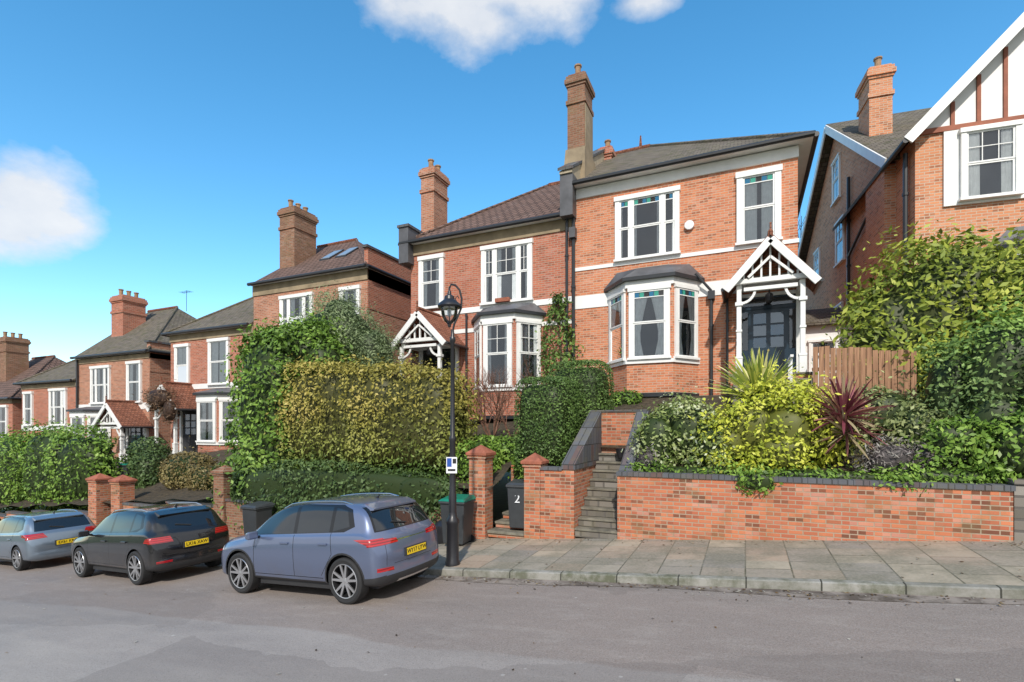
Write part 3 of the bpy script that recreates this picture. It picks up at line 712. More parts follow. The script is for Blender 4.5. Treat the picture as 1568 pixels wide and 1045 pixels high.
foliage('laurel_hedge',[(-13.7,11.8,.2,1.3,1.05,3.0,4),(-13.3,12.6,1.8,1.3,1.0,1.7,3),(-12.4,12.4,2.0,.9,.8,.9,2.5),(-14.2,11.9,2.6,.6,.6,.75),(-14.0,11.0,-2.1,1.0,.5,1.2,3)],.075,250,G1,hi=GB,hz=(-3,.6),spread=.22,amp=.3,freq=2.6,shoot=.1)
foliage('ivy',[(-10.2,10.62,-1.75,4.0,.3,.75,4),(-7.2,10.5,-1.6,.9,.2,.5),(-12,10.5,-2.2,1.2,.2,.5)],.05,380,GD,spread=.1,amp=.18,freq=3)
foliage('garden_ivy',[(-6.3,11.6,-1.0,.6,.5,.6),(-4.9,11.95,-1.2,.6,.35,.75,3),(-5.6,12.7,-.7,.9,.7,.5),(-6.6,12.6,-.7,.8,.7,.5)],.05,360,GB,spread=.1,amp=.15)
def trunk(name_parent,x,y,z0,z1,r,n=5,spreadr=1.,mat='bark'):
    mb=MB(); mb.tube([(x,y,z0),(x+.05,y,(z0+z1)/2),(x,y,z1)],[r,r*.75,r*.4],mat)
    for i in range(n):
        a=6.28*i/n; zz=z0+(z1-z0)*(.35+.5*i/n)
        mb.tube([(x,y,zz),(x+math.cos(a)*spreadr*.5,y+math.sin(a)*spreadr*.5,zz+.4),(x+math.cos(a)*spreadr,y+math.sin(a)*spreadr,zz+.9)],[r*.4,r*.25,r*.1],mat,6)
    return mb.obj('trunk',name_parent)
E=empty('conifer_tree'); trunk(E,-13.3,14.2,-1.,4.2,.16)
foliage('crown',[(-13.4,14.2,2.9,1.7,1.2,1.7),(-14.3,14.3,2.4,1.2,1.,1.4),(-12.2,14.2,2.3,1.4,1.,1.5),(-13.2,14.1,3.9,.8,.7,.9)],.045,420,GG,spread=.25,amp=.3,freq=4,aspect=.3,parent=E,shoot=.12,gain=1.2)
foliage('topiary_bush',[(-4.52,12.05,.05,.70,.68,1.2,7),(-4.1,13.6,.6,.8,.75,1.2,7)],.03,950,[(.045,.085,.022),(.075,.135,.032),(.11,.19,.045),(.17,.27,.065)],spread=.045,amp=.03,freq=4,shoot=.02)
E=empty('climbing_plant'); mb=MB(); mb.tube([(-6,16.85,.5),(-5.8,16.85,2.5),(-6,16.85,4.3)],[.05,.04,.02],'bark'); mb.obj('trunk',E)
foliage('crown',[(-5.95,16.75,2.9,.6,.22,.95),(-5.9,16.75,3.9,.4,.2,.8),(-5.8,16.7,1.9,.55,.25,.6)],.06,230,G1,spread=.16,amp=.25,freq=5,core=None,parent=E,shoot=.15)
foliage('garden_shrub',[(-4.9,15.6,1.0,.5,.4,.5),(-4.3,15.8,.8,.4,.3,.35),(-3.3,15.7,.85,.5,.3,.35)],.06,300,GB)
foliage('flowering_shrub',[(-1.75,11.35,-.3,.5,.4,.7),(-1.1,11.6,-.15,.6,.5,.75),(-.6,11.3,-.4,.5,.4,.6),(-1.5,12.1,.0,.6,.4,.65)],.045,460,[(.09,.14,.03),(.19,.26,.07),(.32,.37,.13),(.6,.64,.44)],spread=.16,amp=.18,freq=5,shoot=.08)
foliage('euonymus_shrub',[(.1,11.5,-.1,.7,.5,.75),(.75,11.35,-.2,.65,.45,.8),(1.2,11.6,-.1,.5,.45,.75),(.45,11.9,.3,.65,.45,.7),(.6,11.05,-.5,.6,.3,.45),(-.35,11.3,-.35,.55,.4,.5)],.045,500,GY,spread=.2,amp=.28,freq=4.5,core=(.12,.13,.02),shoot=.14)
foliage('garden_shrub',[(2.5,12.6,.2,.7,.5,.7),(1.9,12.5,-.1,.6,.5,.65),(3.0,12.2,-.1,.6,.5,.6)],.05,360,[(.1,.13,.04),(.18,.23,.08),(.3,.34,.13),(.46,.5,.24)],spread=.18,amp=.2,freq=5,shoot=.08)
foliage('lavender_shrub',[(2.35,11.2,-.6,.5,.35,.4),(-1.9,11.1,-.7,.3,.2,.3),(2.9,11.3,-.6,.4,.3,.35)],.04,600,[(.13,.10,.1),(.2,.17,.17),(.28,.26,.23),(.38,.36,.33)],aspect=.25,spread=.12,amp=.08,freq=7,core=(.07,.06,.06))
foliage('ground_cover',[(-.9,10.95,-.9,1.4,.25,.16),(1.2,10.95,-.9,1.3,.25,.18),(3.0,11.0,-.85,.9,.3,.22),(.2,10.5,-1.0,.35,.12,.22),(2.4,10.55,-.97,.3,.1,.15)],.04,600,GB,spread=.08,amp=.1,freq=8,shoot=.1)
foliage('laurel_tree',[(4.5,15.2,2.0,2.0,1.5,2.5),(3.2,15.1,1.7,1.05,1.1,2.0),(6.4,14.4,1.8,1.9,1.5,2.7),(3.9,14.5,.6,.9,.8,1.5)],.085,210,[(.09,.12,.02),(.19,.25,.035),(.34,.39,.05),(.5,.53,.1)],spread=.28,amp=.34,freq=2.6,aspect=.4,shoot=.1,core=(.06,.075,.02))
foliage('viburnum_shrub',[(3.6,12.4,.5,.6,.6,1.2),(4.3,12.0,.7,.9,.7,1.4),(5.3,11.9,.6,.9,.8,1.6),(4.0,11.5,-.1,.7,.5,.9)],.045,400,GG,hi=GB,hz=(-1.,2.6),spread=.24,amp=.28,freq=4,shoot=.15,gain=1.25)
foliage('ivy',[(4.5,10.95,-.35,1.0,.3,.65),(3.3,11.2,-.3,.5,.3,.5),(5.2,11,.2,1,.4,1.2)],.05,380,GB,spread=.14,amp=.16,shoot=.1)
foliage('garden_hedge',[(-24.3,11.7,-1.75,1.7,.9,1.7,3),(-26.8,11.7,-1.75,1.9,.9,1.85,3),(-30.5,11.7,-2.1,2.2,.9,1.9,3)],.07,160,GB,spread=.25,amp=.35,shoot=.1)
foliage('garden_shrub',[(-22.4,13.,-1.5,.9,.8,1.1),(-21.6,12.6,-1.8,.8,.7,.9)],.06,200,GD)
foliage('garden_shrub',[(-18.6,12.2,-1.6,1.2,.7,.75),(-17.2,12,-1.8,.8,.6,.6)],.05,300,[(.12,.09,.035),(.18,.14,.05),(.25,.2,.08),(.32,.27,.11)])
foliage('wisteria',[(-25.7,15.4,1.4,1.0,.5,.65),(-24.9,15.4,.8,.5,.4,.7)],.09,170,BR,spread=.25,amp=.2,aspect=.15,core=(.06,.035,.025))
foliage('garden_shrub',[(-33,13,-2,3,1,1.2),(-40,13,-2.5,4,1,1.4),(-16,13.5,-1.3,1,.8,.8)],.08,120,G1)
def bare(name,x,y,z,h,n,seed,mat='twig',w=.8,r0=.03):
    r=random.Random(seed); mb=MB()
    def br(p,d,L,rad,lev):
        q=p+d*L*.5+Vector((r.uniform(-1,1),r.uniform(-1,1),0))*L*.06; e=q+(d+Vector((0,0,.12))).normalized()*L*.5
        mb.tube([p,q,e],[rad,rad*.8,rad*.55],mat,4,False)
        if lev>0:
            for k in range(3):
                dd=(d+Vector((r.uniform(-1,1),r.uniform(-1,1),r.uniform(-.2,.7)))*.7).normalized(); br(p.lerp(e,r.uniform(.45,1)),dd,L*r.uniform(.55,.8),rad*.55,lev-1)
    for i in range(n):
        a=r.uniform(0,6.28); br(Vector((x,y,z)),Vector((math.cos(a)*w*.6,math.sin(a)*w*.6,1)).normalized(),h*r.uniform(.35,.5),r0,4)
    mb.obj(name)
bare('bare_shrub',-6.5,13.0,-.5,2.7,6,4)
bare('bare_shrub',-6.1,13.4,-.4,2.3,4,9)
bare('bare_tree',3.6,33,1,10,3,5,'bark',.4,.14)
def spiky(name,x,y,z,n,L,w,cols,droop=.35,seed=1,up=.2):
    r=random.Random(seed); V=[];F_=[];C=[]
    for i in range(n):
        a=r.uniform(0,6.28); el=r.uniform(up,1.5); l=L*r.uniform(.7,1.1); d=Vector((math.cos(a)*math.cos(el),math.sin(a)*math.cos(el),math.sin(el))); side=Vector((-math.sin(a),math.cos(a),0))
        tw=r.uniform(-.7,.7)
        side=(side*math.cos(tw)+d.cross(side)*math.sin(tw)).normalized()
        c=cols[r.randrange(len(cols))]; p=Vector((x,y,z)); o=len(V); S=6
        for k in range(S+1):
            t=k/S; ww=w*(.6+1.2*t)*(1-t)**.6 if t<1 else 0.002
            V+= [tuple(p+side*ww),tuple(p-side*ww)]; C+=[(*c,1)]*2
            d=(d+Vector((0,0,-droop*t/S*1.6))).normalized(); p=p+d*l/S
        for k in range(S): F_.append((o+2*k,o+2*k+1,o+2*k+3,o+2*k+2))
    me=bpy.data.meshes.new(name); me.from_pydata(V,[],F_)
    at=me.color_attributes.new('Col','FLOAT_COLOR','POINT'); at.data.foreach_set('color',[q for c in C for q in c]); me.materials.append(M['leaf'])
    link(bpy.data.objects.new(name,me))
spiky('phormium',.27,12.3,.55,180,1.15,.045,[(.62,.62,.14),(.45,.5,.1),(.78,.74,.35),(.3,.38,.08)],.5,2,.15)
spiky('cordyline',1.66,11.2,.2,190,.78,.033,[(.2,.05,.07),(.13,.03,.045),(.3,.09,.11),(.38,.18,.14),(.42,.34,.2)],.35,3,-.6)
spiky('cordyline',1.70,11.15,-.1,70,.7,.028,[(.42,.34,.2),(.3,.24,.14),(.2,.08,.07)],.3,5,-.8)
spiky('phormium',-1.75,11.1,-.85,40,.4,.015,[(.16,.28,.06),(.22,.4,.09)],.5,6,.4)
mb=MB(); x=1.42
while x<3.3:
    h=1.85-.12*max(0,(x-1.6)) +random.uniform(-.03,.03); mb.xbox(x,x+.10,13.6+random.uniform(-.006,.004),13.62,.1,h,'fence'); x+=.114
mb.xbox(1.4,3.3,13.625,13.67,.6,.68,'fence'); mb.xbox(1.4,3.3,13.625,13.67,1.3,1.38,'fence'); mb.obj('wooden_fence')
# ---------------------------------------------------------------- street lamp
E=empty('street_lamp'); x,y=-4.98,8.25; z0=pz(x,y)
mb=MB()
mb.lathe((x,y,z0),[(.0,0),(.14,0),(.14,.06),(.12,.1),(.11,.75),(.125,.78),(.125,.84),(.085,.9),(.07,1.0),(.075,1.3),(.06,1.36),(.055,2.3),(.065,2.33),(.065,2.38),(.045,2.42),(.035,4.15),(.055,4.18),(.055,4.24),(.03,4.28),(.028,4.4),(0,4.4)],'iron',14)
pts=[(x,y,z0+4.35)]
dx,dy=math.cos(A),math.sin(A)
for u,h in((.03,4.5),(.1,4.65),(.16,4.8),(.17,4.98),(.13,5.14),(.05,5.23),(-.03,5.24),(-.06,5.18),(-.06,5.08)): pts.append((x+dx*u,y+dy*u,z0+h))
mb.tube(pts,.02,'iron',8)
pts2=[(x+dx*u,y+dy*u,z0+h) for u,h in((.16,4.85),(.08,4.9),(.05,4.98),(.09,5.03),(.12,4.98))]; mb.tube(pts2,.01,'iron',6)
lx,ly=x-dx*.06,y-dy*.06
mb.lathe((lx,ly,z0),[(.0,5.12),(.03,5.12),(.04,5.05),(.09,5.02),(.1,4.96),(.2,4.88),(.22,4.83),(.2,4.8),(.0,4.8)],'iron',18)
mb.lathe((lx,ly,z0),[(.0,4.46),(.02,4.44),(.035,4.47),(.03,4.5),(.0,4.5)],'iron',10)
for k in range(6):
    a=6.28*k/6; mb.tube([(lx+.17*math.cos(a),ly+.17*math.sin(a),z0+4.8),(lx+.15*math.cos(a),ly+.15*math.sin(a),z0+4.65),(lx+.03*math.cos(a),ly+.03*math.sin(a),z0+4.49)],.008,'iron',5)
mb.obj('post',E,smooth=True)
g=MB(); g.lathe((lx,ly,z0),[(.16,4.8),(.15,4.68),(.1,4.56),(.03,4.49)],'glass',18); g.lathe((lx,ly,z0),[(0,4.79),(.035,4.78),(.04,4.66),(0,4.62)],'signw',10); g.obj('lantern_glass',E,smooth=True)
g=MB(); FL=(x,y-.02,math.cos(A),math.sin(A)); 
g.box(FL,-.1,.1,.06,.07,z0+1.72,z0+2.02,'signw'); g.box(FL,-.085,-.0,.0702,.073,z0+1.84,z0+2.0,'signb'); g.box(FL,.02,.085,.0702,.072,z0+1.9,z0+1.99,'iron'); g.box(FL,-.07,.07,.0702,.072,z0+1.76,z0+1.8,'iron')
g.obj('parking_sign_plate',E)
def bin_(x,y,z,w,d,h,lid,rot=0,num=None):
    E=empty('wheelie_bin',Matrix.Translation((x,y,z))@Matrix.Rotation(rot,4,'Z'))
    mb=MB(); a=.82
    mb.hexa([(-w/2*a,-d/2*a,.06),(w/2*a,-d/2*a,.06),(w/2*a,d/2*a,.06),(-w/2*a,d/2*a,.06),(-w/2,-d/2,h),(w/2,-d/2,h),(w/2,d/2,h),(-w/2,d/2,h)],'binm')
    mb.xbox(-w/2-.025,w/2+.025,-d/2-.03,d/2+.02,h-.06,h-.001,'binm')
    mb.obj('body',E,bevel=.02)
    mb=MB(); mb.hexa([(-w/2-.03,-d/2-.04,h),(w/2+.03,-d/2-.04,h),(w/2+.03,d/2+.03,h),(-w/2-.03,d/2+.03,h),(-w/2+.04,-d/2+.03,h+.05),(w/2-.04,-d/2+.03,h+.05),(w/2-.02,d/2,h+.09),(-w/2+.02,d/2,h+.09)],lid); mb.tube([(-w/2,d/2+.07,h+.02),(w/2,d/2+.07,h+.02)],.02,'binm'); mb.obj('lid',E,bevel=.015)
    mb=MB()
    for s_ in(-1,1): mb.lathe((s_*w/2*.8,d/2*.8,.1),[(0,-.03),(.1,-.03),(.1,.03),(0,.03)],'iron',14,'y')
    mb.obj('wheels',E)
    if num:
        cu=bpy.data.curves.new('number','FONT'); cu.body=num; cu.size=.28; cu.align_x='CENTER'; cu.extrude=.002; cu.materials.append(M['signw'])
        o=bpy.data.objects.new('number',cu); link(o,E); o.matrix_local=Matrix.Translation((0,-d/2-.004,h*.62))@Matrix.Rotation(math.radians(84),4,'X')
bin_(-5.85,9.9,pz(-5.9,9.9),.58,.6,1.0,'teal',.1); bin_(-4.75,10.9,pz(-5,10.6)+.16,.5,.5,1.05,'binm',.1,'2')
bin_(-12.2,9.9,pz(-12.2,9.9),.55,.55,1.0,'binm'); bin_(-22.8,12.5,-2.5,.55,.55,1.0,'teal')
mb=MB(); mb.lathe((-6.35,10.1,pz(-6.3,10)),[(0,0),(.2,0),(.25,.2),(.22,.4),(.1,.5),(0,.5)],'iron',12); mb.obj('rubbish_sack',smooth=True)
mb=MB(); mb.lathe((-2.72,12.3,-.72),[(0,0),(.1,0),(.14,.22),(.12,.23),(0,.2)],'iron',12); mb.obj('plant_pot',smooth=True)
# ---------------------------------------------------------------- cars
def carmat(name,col,metal,rough=.3):
    m,nt,b=newmat(name,rough,metal,.5); b.inputs['Coat Weight'].default_value=1.; b.inputs['Coat Roughness'].default_value=.03
    tc=nd(nt,'ShaderNodeTexCoord').outputs['Object']; s=nd(nt,'ShaderNodeSeparateXYZ',{0:tc})
    dirt=mth(nt,'MULTIPLY',ramp(nt,s.outputs[2],.75,.2),ramp(nt,noise(nt,tc,5.,5),.3,.8))
    nt.links.new(mixc(nt,mth(nt,'MULTIPLY',dirt,.45),col,(.16,.14,.12)),b.inputs['Base Color']); return m
M['cglass']=newmat('car_glass',.02,0,1.)[0]; M['cglass'].node_tree.nodes['Principled BSDF'].inputs['Base Color'].default_value=(.012,.014,.016,1)
M['plastic']=plain('black_plastic',(.03,.03,.032),.55,var=.1); M['gloss']=plain('gloss_black',(.012,.012,.013),.15,var=.0)
M['tyre']=plain('tyre',(.022,.022,.023),.8,var=.1); M['alloy']=plain('alloy',(.6,.6,.61),.28,.8,var=.05)
M['rim']=plain('rim_inner',(.03,.03,.032),.5,.5,var=.1)
m,nt,b=newmat('tail_red',.1,0,.8)
tc=nd(nt,'ShaderNodeTexCoord').outputs['Object']; s=nd(nt,'ShaderNodeSeparateXYZ',{0:tc})
wv=mth(nt,'GREATER_THAN',mth(nt,'FRACT',mth(nt,'MULTIPLY',s.outputs[2],24.)),.4)
nt.links.new(mixc(nt,wv,(.16,.004,.006),(.45,.008,.012)),b.inputs['Base Color']); b.inputs['Coat Weight'].default_value=1; M['red']=m
M['plate']=plain('plate_yellow',(.75,.52,.02),.35,var=.02); M['chrome']=plain('chrome',(.7,.7,.72),.12,1.,var=0)
def subsurf(bm,lv):
    me=bpy.data.meshes.new('t'); bm.to_mesh(me); o=bpy.data.objects.new('t',me); sc.collection.objects.link(o)
    md=o.modifiers.new('s','SUBSURF'); md.levels=lv; md.render_levels=lv
    dg=bpy.context.evaluated_depsgraph_get(); me2=bpy.data.meshes.new_from_object(o.evaluated_get(dg)); bpy.data.objects.remove(o)
    b2=bmesh.new(); b2.from_mesh(me2); return b2
def stamp(bm,poly,ax,cond,mi,delete=False):
    i,j={'y':(0,2),'x':(1,2),'z':(0,1)}[ax]
    a0=min(p[0] for p in poly)-.01;a1=max(p[0] for p in poly)+.01;b0=min(p[1] for p in poly)-.01;b1=max(p[1] for p in poly)+.01
    cx=sum(p[0] for p in poly)/len(poly); cy=sum(p[1] for p in poly)/len(poly)
    pl=[]
    for k in range(len(poly)):
        p=poly[k];q=poly[(k+1)%len(poly)]; n=[-(q[1]-p[1]),q[0]-p[0]]; L=math.hypot(*n)
        if L<1e-6: continue
        n=[n[0]/L,n[1]/L]
        if (cx-p[0])*n[0]+(cy-p[1])*n[1]>0: n=[-n[0],-n[1]]
        pl.append((p,n))
    def near(f):
        vs=[v.co for v in f.verts]
        return max(v[i] for v in vs)>=a0 and min(v[i] for v in vs)<=a1 and max(v[j] for v in vs)>=b0 and min(v[j] for v in vs)<=b1 and cond(f.calc_center_median(),f.normal)
    for p,n in pl:
        fs=[f for f in bm.faces if near(f)]
        es={e for f in fs for e in f.edges}; vs={v for f in fs for v in f.verts}
        co=[0,0,0];no=[0,0,0]; co[i]=p[0];co[j]=p[1];no[i]=n[0];no[j]=n[1]
        bmesh.ops.bisect_plane(bm,geom=list(vs)+list(es)+fs,dist=1e-5,plane_co=co,plane_no=no)
    dl=[]
    for f in bm.faces:
        c=f.calc_center_median()
        if all((c[i]-p[0])*n[0]+(c[j]-p[1])*n[1]<1e-5 for p,n in pl) and cond(c,f.normal):
            if delete: dl.append(f)
            else: f.material_index=mi
    if delete: bmesh.ops.delete(bm,geom=dl,context='FACES')
def car(px,py,ang,stations,paint,P):
    sl=.085
    f=Vector((-math.cos(ang),math.sin(ang),-sl*math.cos(ang))).normalized(); up=Vector((-sl,0,1)).normalized(); lft=up.cross(f).normalized(); up=f.cross(lft)
    W,Lr,Lf=P['half'],P['rw'],P['fw']; k=P.get('k',1.); kw=k*.96
    mat=Matrix(((f.x*k,lft.x*kw,up.x*k,px),(f.y*k,lft.y*kw,up.y*k,py),(f.z*k,lft.z*kw,up.z*k,rz(px)-.012),(0,0,0,1)))
    mat=mat@Matrix.Translation((-(Lr),-W+.0,0))
    E=empty('parked_car',mat)
    bm=bmesh.new(); cl=bm.edges.layers.float.new('crease_edge'); rings=[]
    for (x,zb,zbelt,ztop,wm,wb,wr,cab) in stations:
        zm=zb+(zbelt-zb)*.5
        if cab: pr=[(0,zb),(wm*.86,zb),(wm*.975,zb+.10),(wm,zm),(wm*.985,zbelt-.16),(wb,zbelt),(wb-.03,zbelt+.03),(wr+.03,ztop-.11),(wr-.05,ztop-.03),(0,ztop)]
        else: pr=[(0,zb),(wm*.86,zb),(wm*.975,zb+.09),(wm,zm),(wm*.985,zbelt-.13),(wb,zbelt-.03),(wb-.05,zbelt),(wb*.8,ztop-.02),(wb*.6,ztop-.008),(0,ztop)]
        def rx(y,x=x):
            if x<.4: return x+.16*(abs(y)/.9)**3.2*(1-x/.5)
            if x>3.9: return x-.30*(abs(y)/.9)**2.6*(x-3.9)/.6
            return x
        R=[bm.verts.new((rx(y),y,z)) for y,z in pr]; Lm=[bm.verts.new((rx(y),-y,z)) for y,z in pr[1:-1]]
        rings.append(R+Lm[::-1])
    n=len(rings[0])
    for a,b in zip(rings[:-1],rings[1:]):
        for q in range(n):
            q2=(q+1)%n; bm.faces.new((a[q],a[q2],b[q2],b[q]))
    bm.faces.new(rings[0][::-1]); bm.faces.new(rings[-1])
    for a,b in zip(rings[:-1],rings[1:]):
        for q,cr in ((5,.6),(n-5,.6),(2,.5),(n-2,.5),(4,.35),(n-4,.35)):
            e=bm.edges.get((a[q],b[q]))
            if e: e[cl]=cr
    bmesh.ops.recalc_face_normals(bm,faces=bm.faces)
    bm=subsurf(bm,2)
    mats=[paint,M['cglass'],M['plastic'],M['red'],M['gloss'],M['signw'],M['chrome']]
    side=lambda c,nn:abs(c.y)>.42 and abs(nn.y)>.25
    for poly,mi in P['side']: stamp(bm,poly,'y',side,mi)
    for poly,mi in P['rear']:
        rc=lambda c,nn:c.x<.85 and nn.x<-.12
        stamp(bm,poly,'x',rc,mi)
        if min(p[0] for p in poly)>0: stamp(bm,[(-a,b) for a,b in poly],'x',rc,mi)
    stamp(bm,[(-.66,P['ws'][0]),(.66,P['ws'][0]),(.54,P['ws'][1]),(-.54,P['ws'][1])],'x',lambda c,nn:c.x>2.4 and nn.x>.2,1)
    WR=P['wr']
    for wx in (Lr,Lf):
        circ=lambda r:[(wx+r*math.cos(6.2832*q/28),WR+.01+r*math.sin(6.2832*q/28)) for q in range(28)]
        if P.get('clad'): stamp(bm,circ(WR+.07),'y',lambda c,nn:abs(c.y)>.5 and abs(nn.y)>.3,2)
        stamp(bm,circ(WR+.04),'y',lambda c,nn:abs(c.y)>.45 and c.z<WR*2+.2,0,True)
    bvh=BVHTree.FromBMesh(bm)
    me=bpy.data.meshes.new('body'); bm.to_mesh(me); bm.free()
    for m_ in mats: me.materials.append(m_)
    me.polygons.foreach_set('use_smooth',[True]*len(me.polygons)); me.update()
    link(bpy.data.objects.new('body',me),E)
    def hx(y,z):
        h=bvh.ray_cast(Vector((-2,y,z)),Vector((1,0,0)))[0]; return h.x if h else 0
    def hy(x,z):
        h=bvh.ray_cast(Vector((x,3,z)),Vector((0,-1,0)))[0]; return h.y if h else W
    mb=MB()
    mb.xbox(Lr-.5,Lf+.5,-W+.26,W-.26,.22,.85,'plastic')
    mb.xbox(Lr+.45,Lf-.45,-W+.12,W-.12,.2,.5,'plastic')
    mb.obj('underbody',E)
    wb=MB()
    for wx in(Lr,Lf):
        for sg in(-1,1):
            yc=sg*(W-.12); o=sg
            c=(wx,yc,WR)
            wb.lathe(c,[(WR*.70,-.1),(WR*.9,-.115),(WR*.985,-.095),(WR,-.06),(WR,.06),(WR*.985,.095),(WR*.9,.115),(WR*.70,.1)],'tyre',32,'y')
            wb.lathe(c,[(WR*.74,o*.103),(WR*.70,o*.108),(WR*.675,o*.085),(WR*.66,-o*.05),(0,-o*.05)],'rim',28,'y')
            wb.lathe(c,[(WR*.745,o*.102),(WR*.73,o*.112),(WR*.70,o*.108),(WR*.68,o*.08)],'alloy',32,'y')
            wb.lathe(c,[(0,o*.1),(.03,o*.1),(.06,o*.09),(.065,o*.02)],'alloy',14,'y')
            for q in range(5):
                for dd in(-.16,.16):
                    a=6.2832*q/5+.3; a2=a+dd*1.5
                    p=Vector((wx+.04*math.cos(a+dd),yc+o*.085,WR+.04*math.sin(a+dd))); e=Vector((wx+WR*.70*math.cos(a2),yc+o*.097,WR+WR*.70*math.sin(a2)))
                    d=(e-p).normalized(); s_=d.cross(Vector((0,1,0)))
                    w0,w1=.022,.017; yv=Vector((0,.012,0))
                    wb.hexa([p-s_*w0-yv,p+s_*w0-yv,e+s_*w1-yv,e-s_*w1-yv,p-s_*w0+yv,p+s_*w0+yv,e+s_*w1+yv,e-s_*w1+yv],'alloy')
            wb.lathe((wx,yc-o*.04,WR),[(0,.0),(WR*.4,0),(WR*.4,.01)],'rim',20,'y')
    wb.obj('wheels',E,smooth=True)
    d=MB(); zp=P['plate_z']; xx=min(hx(.26,zp)-.012,hx(0,zp)-.012)
    d.xbox(xx-.01,xx+.04,-.29,.29,zp-.07,zp+.07,'plastic'); d.xbox(xx-.016,xx-.011,-.26,.26,zp-.056,zp+.056,'plate')
    for sg in(-1,1):
        mx=P['mirror'][0]; mz=P['mirror'][1]; yy=hy(mx,mz-.1)
        d.beam((mx,sg*(yy-.05),mz-.06),(mx-.03,sg*(yy+.1),mz-.02),.05,.05,'plastic')
        for hx_ in P['handles']:
            hz_=P['hz']; y1=hy(hx_,hz_); d.xbox(hx_-.1,hx_+.1,sg*(y1+.008),sg*(y1+.03),hz_-.015,hz_+.015,paint)
        if P.get('rails'):
            r0,r1,zr_,yr=P['rails']
            pts=[]
            for q in range(9):
                t=q/8; x_=r0+(r1-r0)*t
                h=bvh.ray_cast(Vector((x_,yr,3)),Vector((0,0,-1)))[0]; pts.append((x_,sg*yr,h.z+(.03 if 0<q<8 else -.005)))
            d.tube(pts,.014,P.get('rmat','chrome'),8)
    def zt(x_): 
        h=bvh.ray_cast(Vector((x_,0,3)),Vector((0,0,-1)))[0]; return h.z if h else 1.5
    xa=P['spx']; za=zt(xa); wd=P['spw']
    d.hexa([(xa-.07,-wd+.03,za-.05),(xa-.07,wd-.03,za-.05),(xa+.1,wd,za-.04),(xa+.1,-wd,za-.04),(xa-.08,-wd+.04,za-.02),(xa-.08,wd-.04,za-.02),(xa+.12,wd-.04,zt(xa+.12)-.004),(xa+.12,-wd+.04,zt(xa+.12)-.004)],paint)
    d.tube([(xa+.35,0,zt(xa+.35)-.01),(xa+.27,0,zt(xa+.35)+.06)],[.03,.008],'gloss',6)
    zw=P['wipe']; xw=hx(0,zw); xw2=hx(.3,zw+.06); d.beam((xw-.02,0,zw),(xw2-.02,.32,zw+.06),.015,.02,'plastic')
    d.obj('trim',E,bevel=.004)
    mm=MB()
    for sg in(-1,1):
        mx,mz=P['mirror']; yy=hy(mx,mz-.1)
        cx_,cy_=mx-.03,sg*(yy+.15)
        mm.hexa([(cx_-.07,cy_-.11,mz-.07),(cx_+.06,cy_-.09,mz-.06),(cx_+.06,cy_+.09,mz-.06),(cx_-.07,cy_+.11,mz-.07),(cx_-.07,cy_-.11,mz+.08),(cx_+.04,cy_-.09,mz+.06),(cx_+.04,cy_+.09,mz+.06),(cx_-.07,cy_+.11,mz+.08)],paint)
    mm.obj('door_mirrors',E,bevel=.03)
    cu=bpy.data.curves.new('plate_text','FONT'); cu.body=P['reg']; cu.size=.098; cu.align_x='CENTER'; cu.align_y='CENTER'; cu.extrude=.001; cu.offset=.001; cu.materials.append(M['gloss'])
    o=bpy.data.objects.new('plate_text',cu); link(o,E)
    o.matrix_local=Matrix(((0,0,-1,xx-.0185),(-1,0,0,0),(0,1,0,zp),(0,0,0,1)))
SUV=[(.0,.46,.64,.68,.70,.68,.5,0),(.02,.34,.80,.86,.86,.84,.5,0),(.07,.28,.98,1.03,.905,.88,.6,0),(.13,.26,1.06,1.10,.915,.885,.74,0),(.30,.25,1.09,1.36,.925,.885,.74,1),(.50,.24,1.10,1.60,.93,.885,.70,1),(.95,.24,1.09,1.64,.93,.885,.69,1),(1.6,.24,1.07,1.665,.925,.88,.69,1),(2.3,.24,1.06,1.64,.925,.88,.68,1),(2.75,.24,1.05,1.52,.925,.875,.66,1),(3.1,.24,1.03,1.29,.925,.87,.70,1),(3.42,.24,1.0,1.08,.93,.86,.6,0),(3.9,.24,.95,1.02,.925,.85,.6,0),(4.2,.26,.87,.95,.89,.80,.6,0),(4.36,.32,.74,.82,.80,.72,.5,0),(4.42,.42,.6,.66,.65,.6,.5,0)]
gap=lambda x0,z0,x1,z1,w=.006:[(x0-w,z0),(x0+w,z0),(x1+w,z1),(x1-w,z1)]
sideSUV=[([(.58,1.235),(.80,1.15),(3.18,1.075),(2.62,1.54),(1.9,1.60),(.95,1.575),(.70,1.50)],4),
 ([(2.02,1.115),(3.02,1.095),(2.56,1.50),(2.03,1.565)],1),([(1.14,1.145),(1.93,1.12),(1.94,1.57),(1.14,1.55)],1),([(.70,1.235),(1.06,1.16),(1.06,1.53),(.80,1.48)],1),
 (gap(1.98,.40,1.98,1.10),4),(gap(3.05,.42,3.02,1.08),4),(gap(1.05,.80,1.09,1.14),4),(gap(1.32,.44,1.05,.80),4),([(1.28,.39),(3.05,.40),(3.05,.412),(1.28,.402)],4),
 ([(1.25,.20),(3.15,.20),(3.15,.36),(1.25,.34)],2),([(.0,.2),(.50,.2),(.46,.42),(.0,.46)],2),([(4.0,.2),(4.6,.2),(4.6,.42),(4.0,.36)],2),
 ([(.02,.93),(.26,.94),(.56,1.035),(.30,1.045),(.05,1.03)],3),([(3.95,.80),(4.5,.70),(4.5,.86),(4.1,.92)],5)]
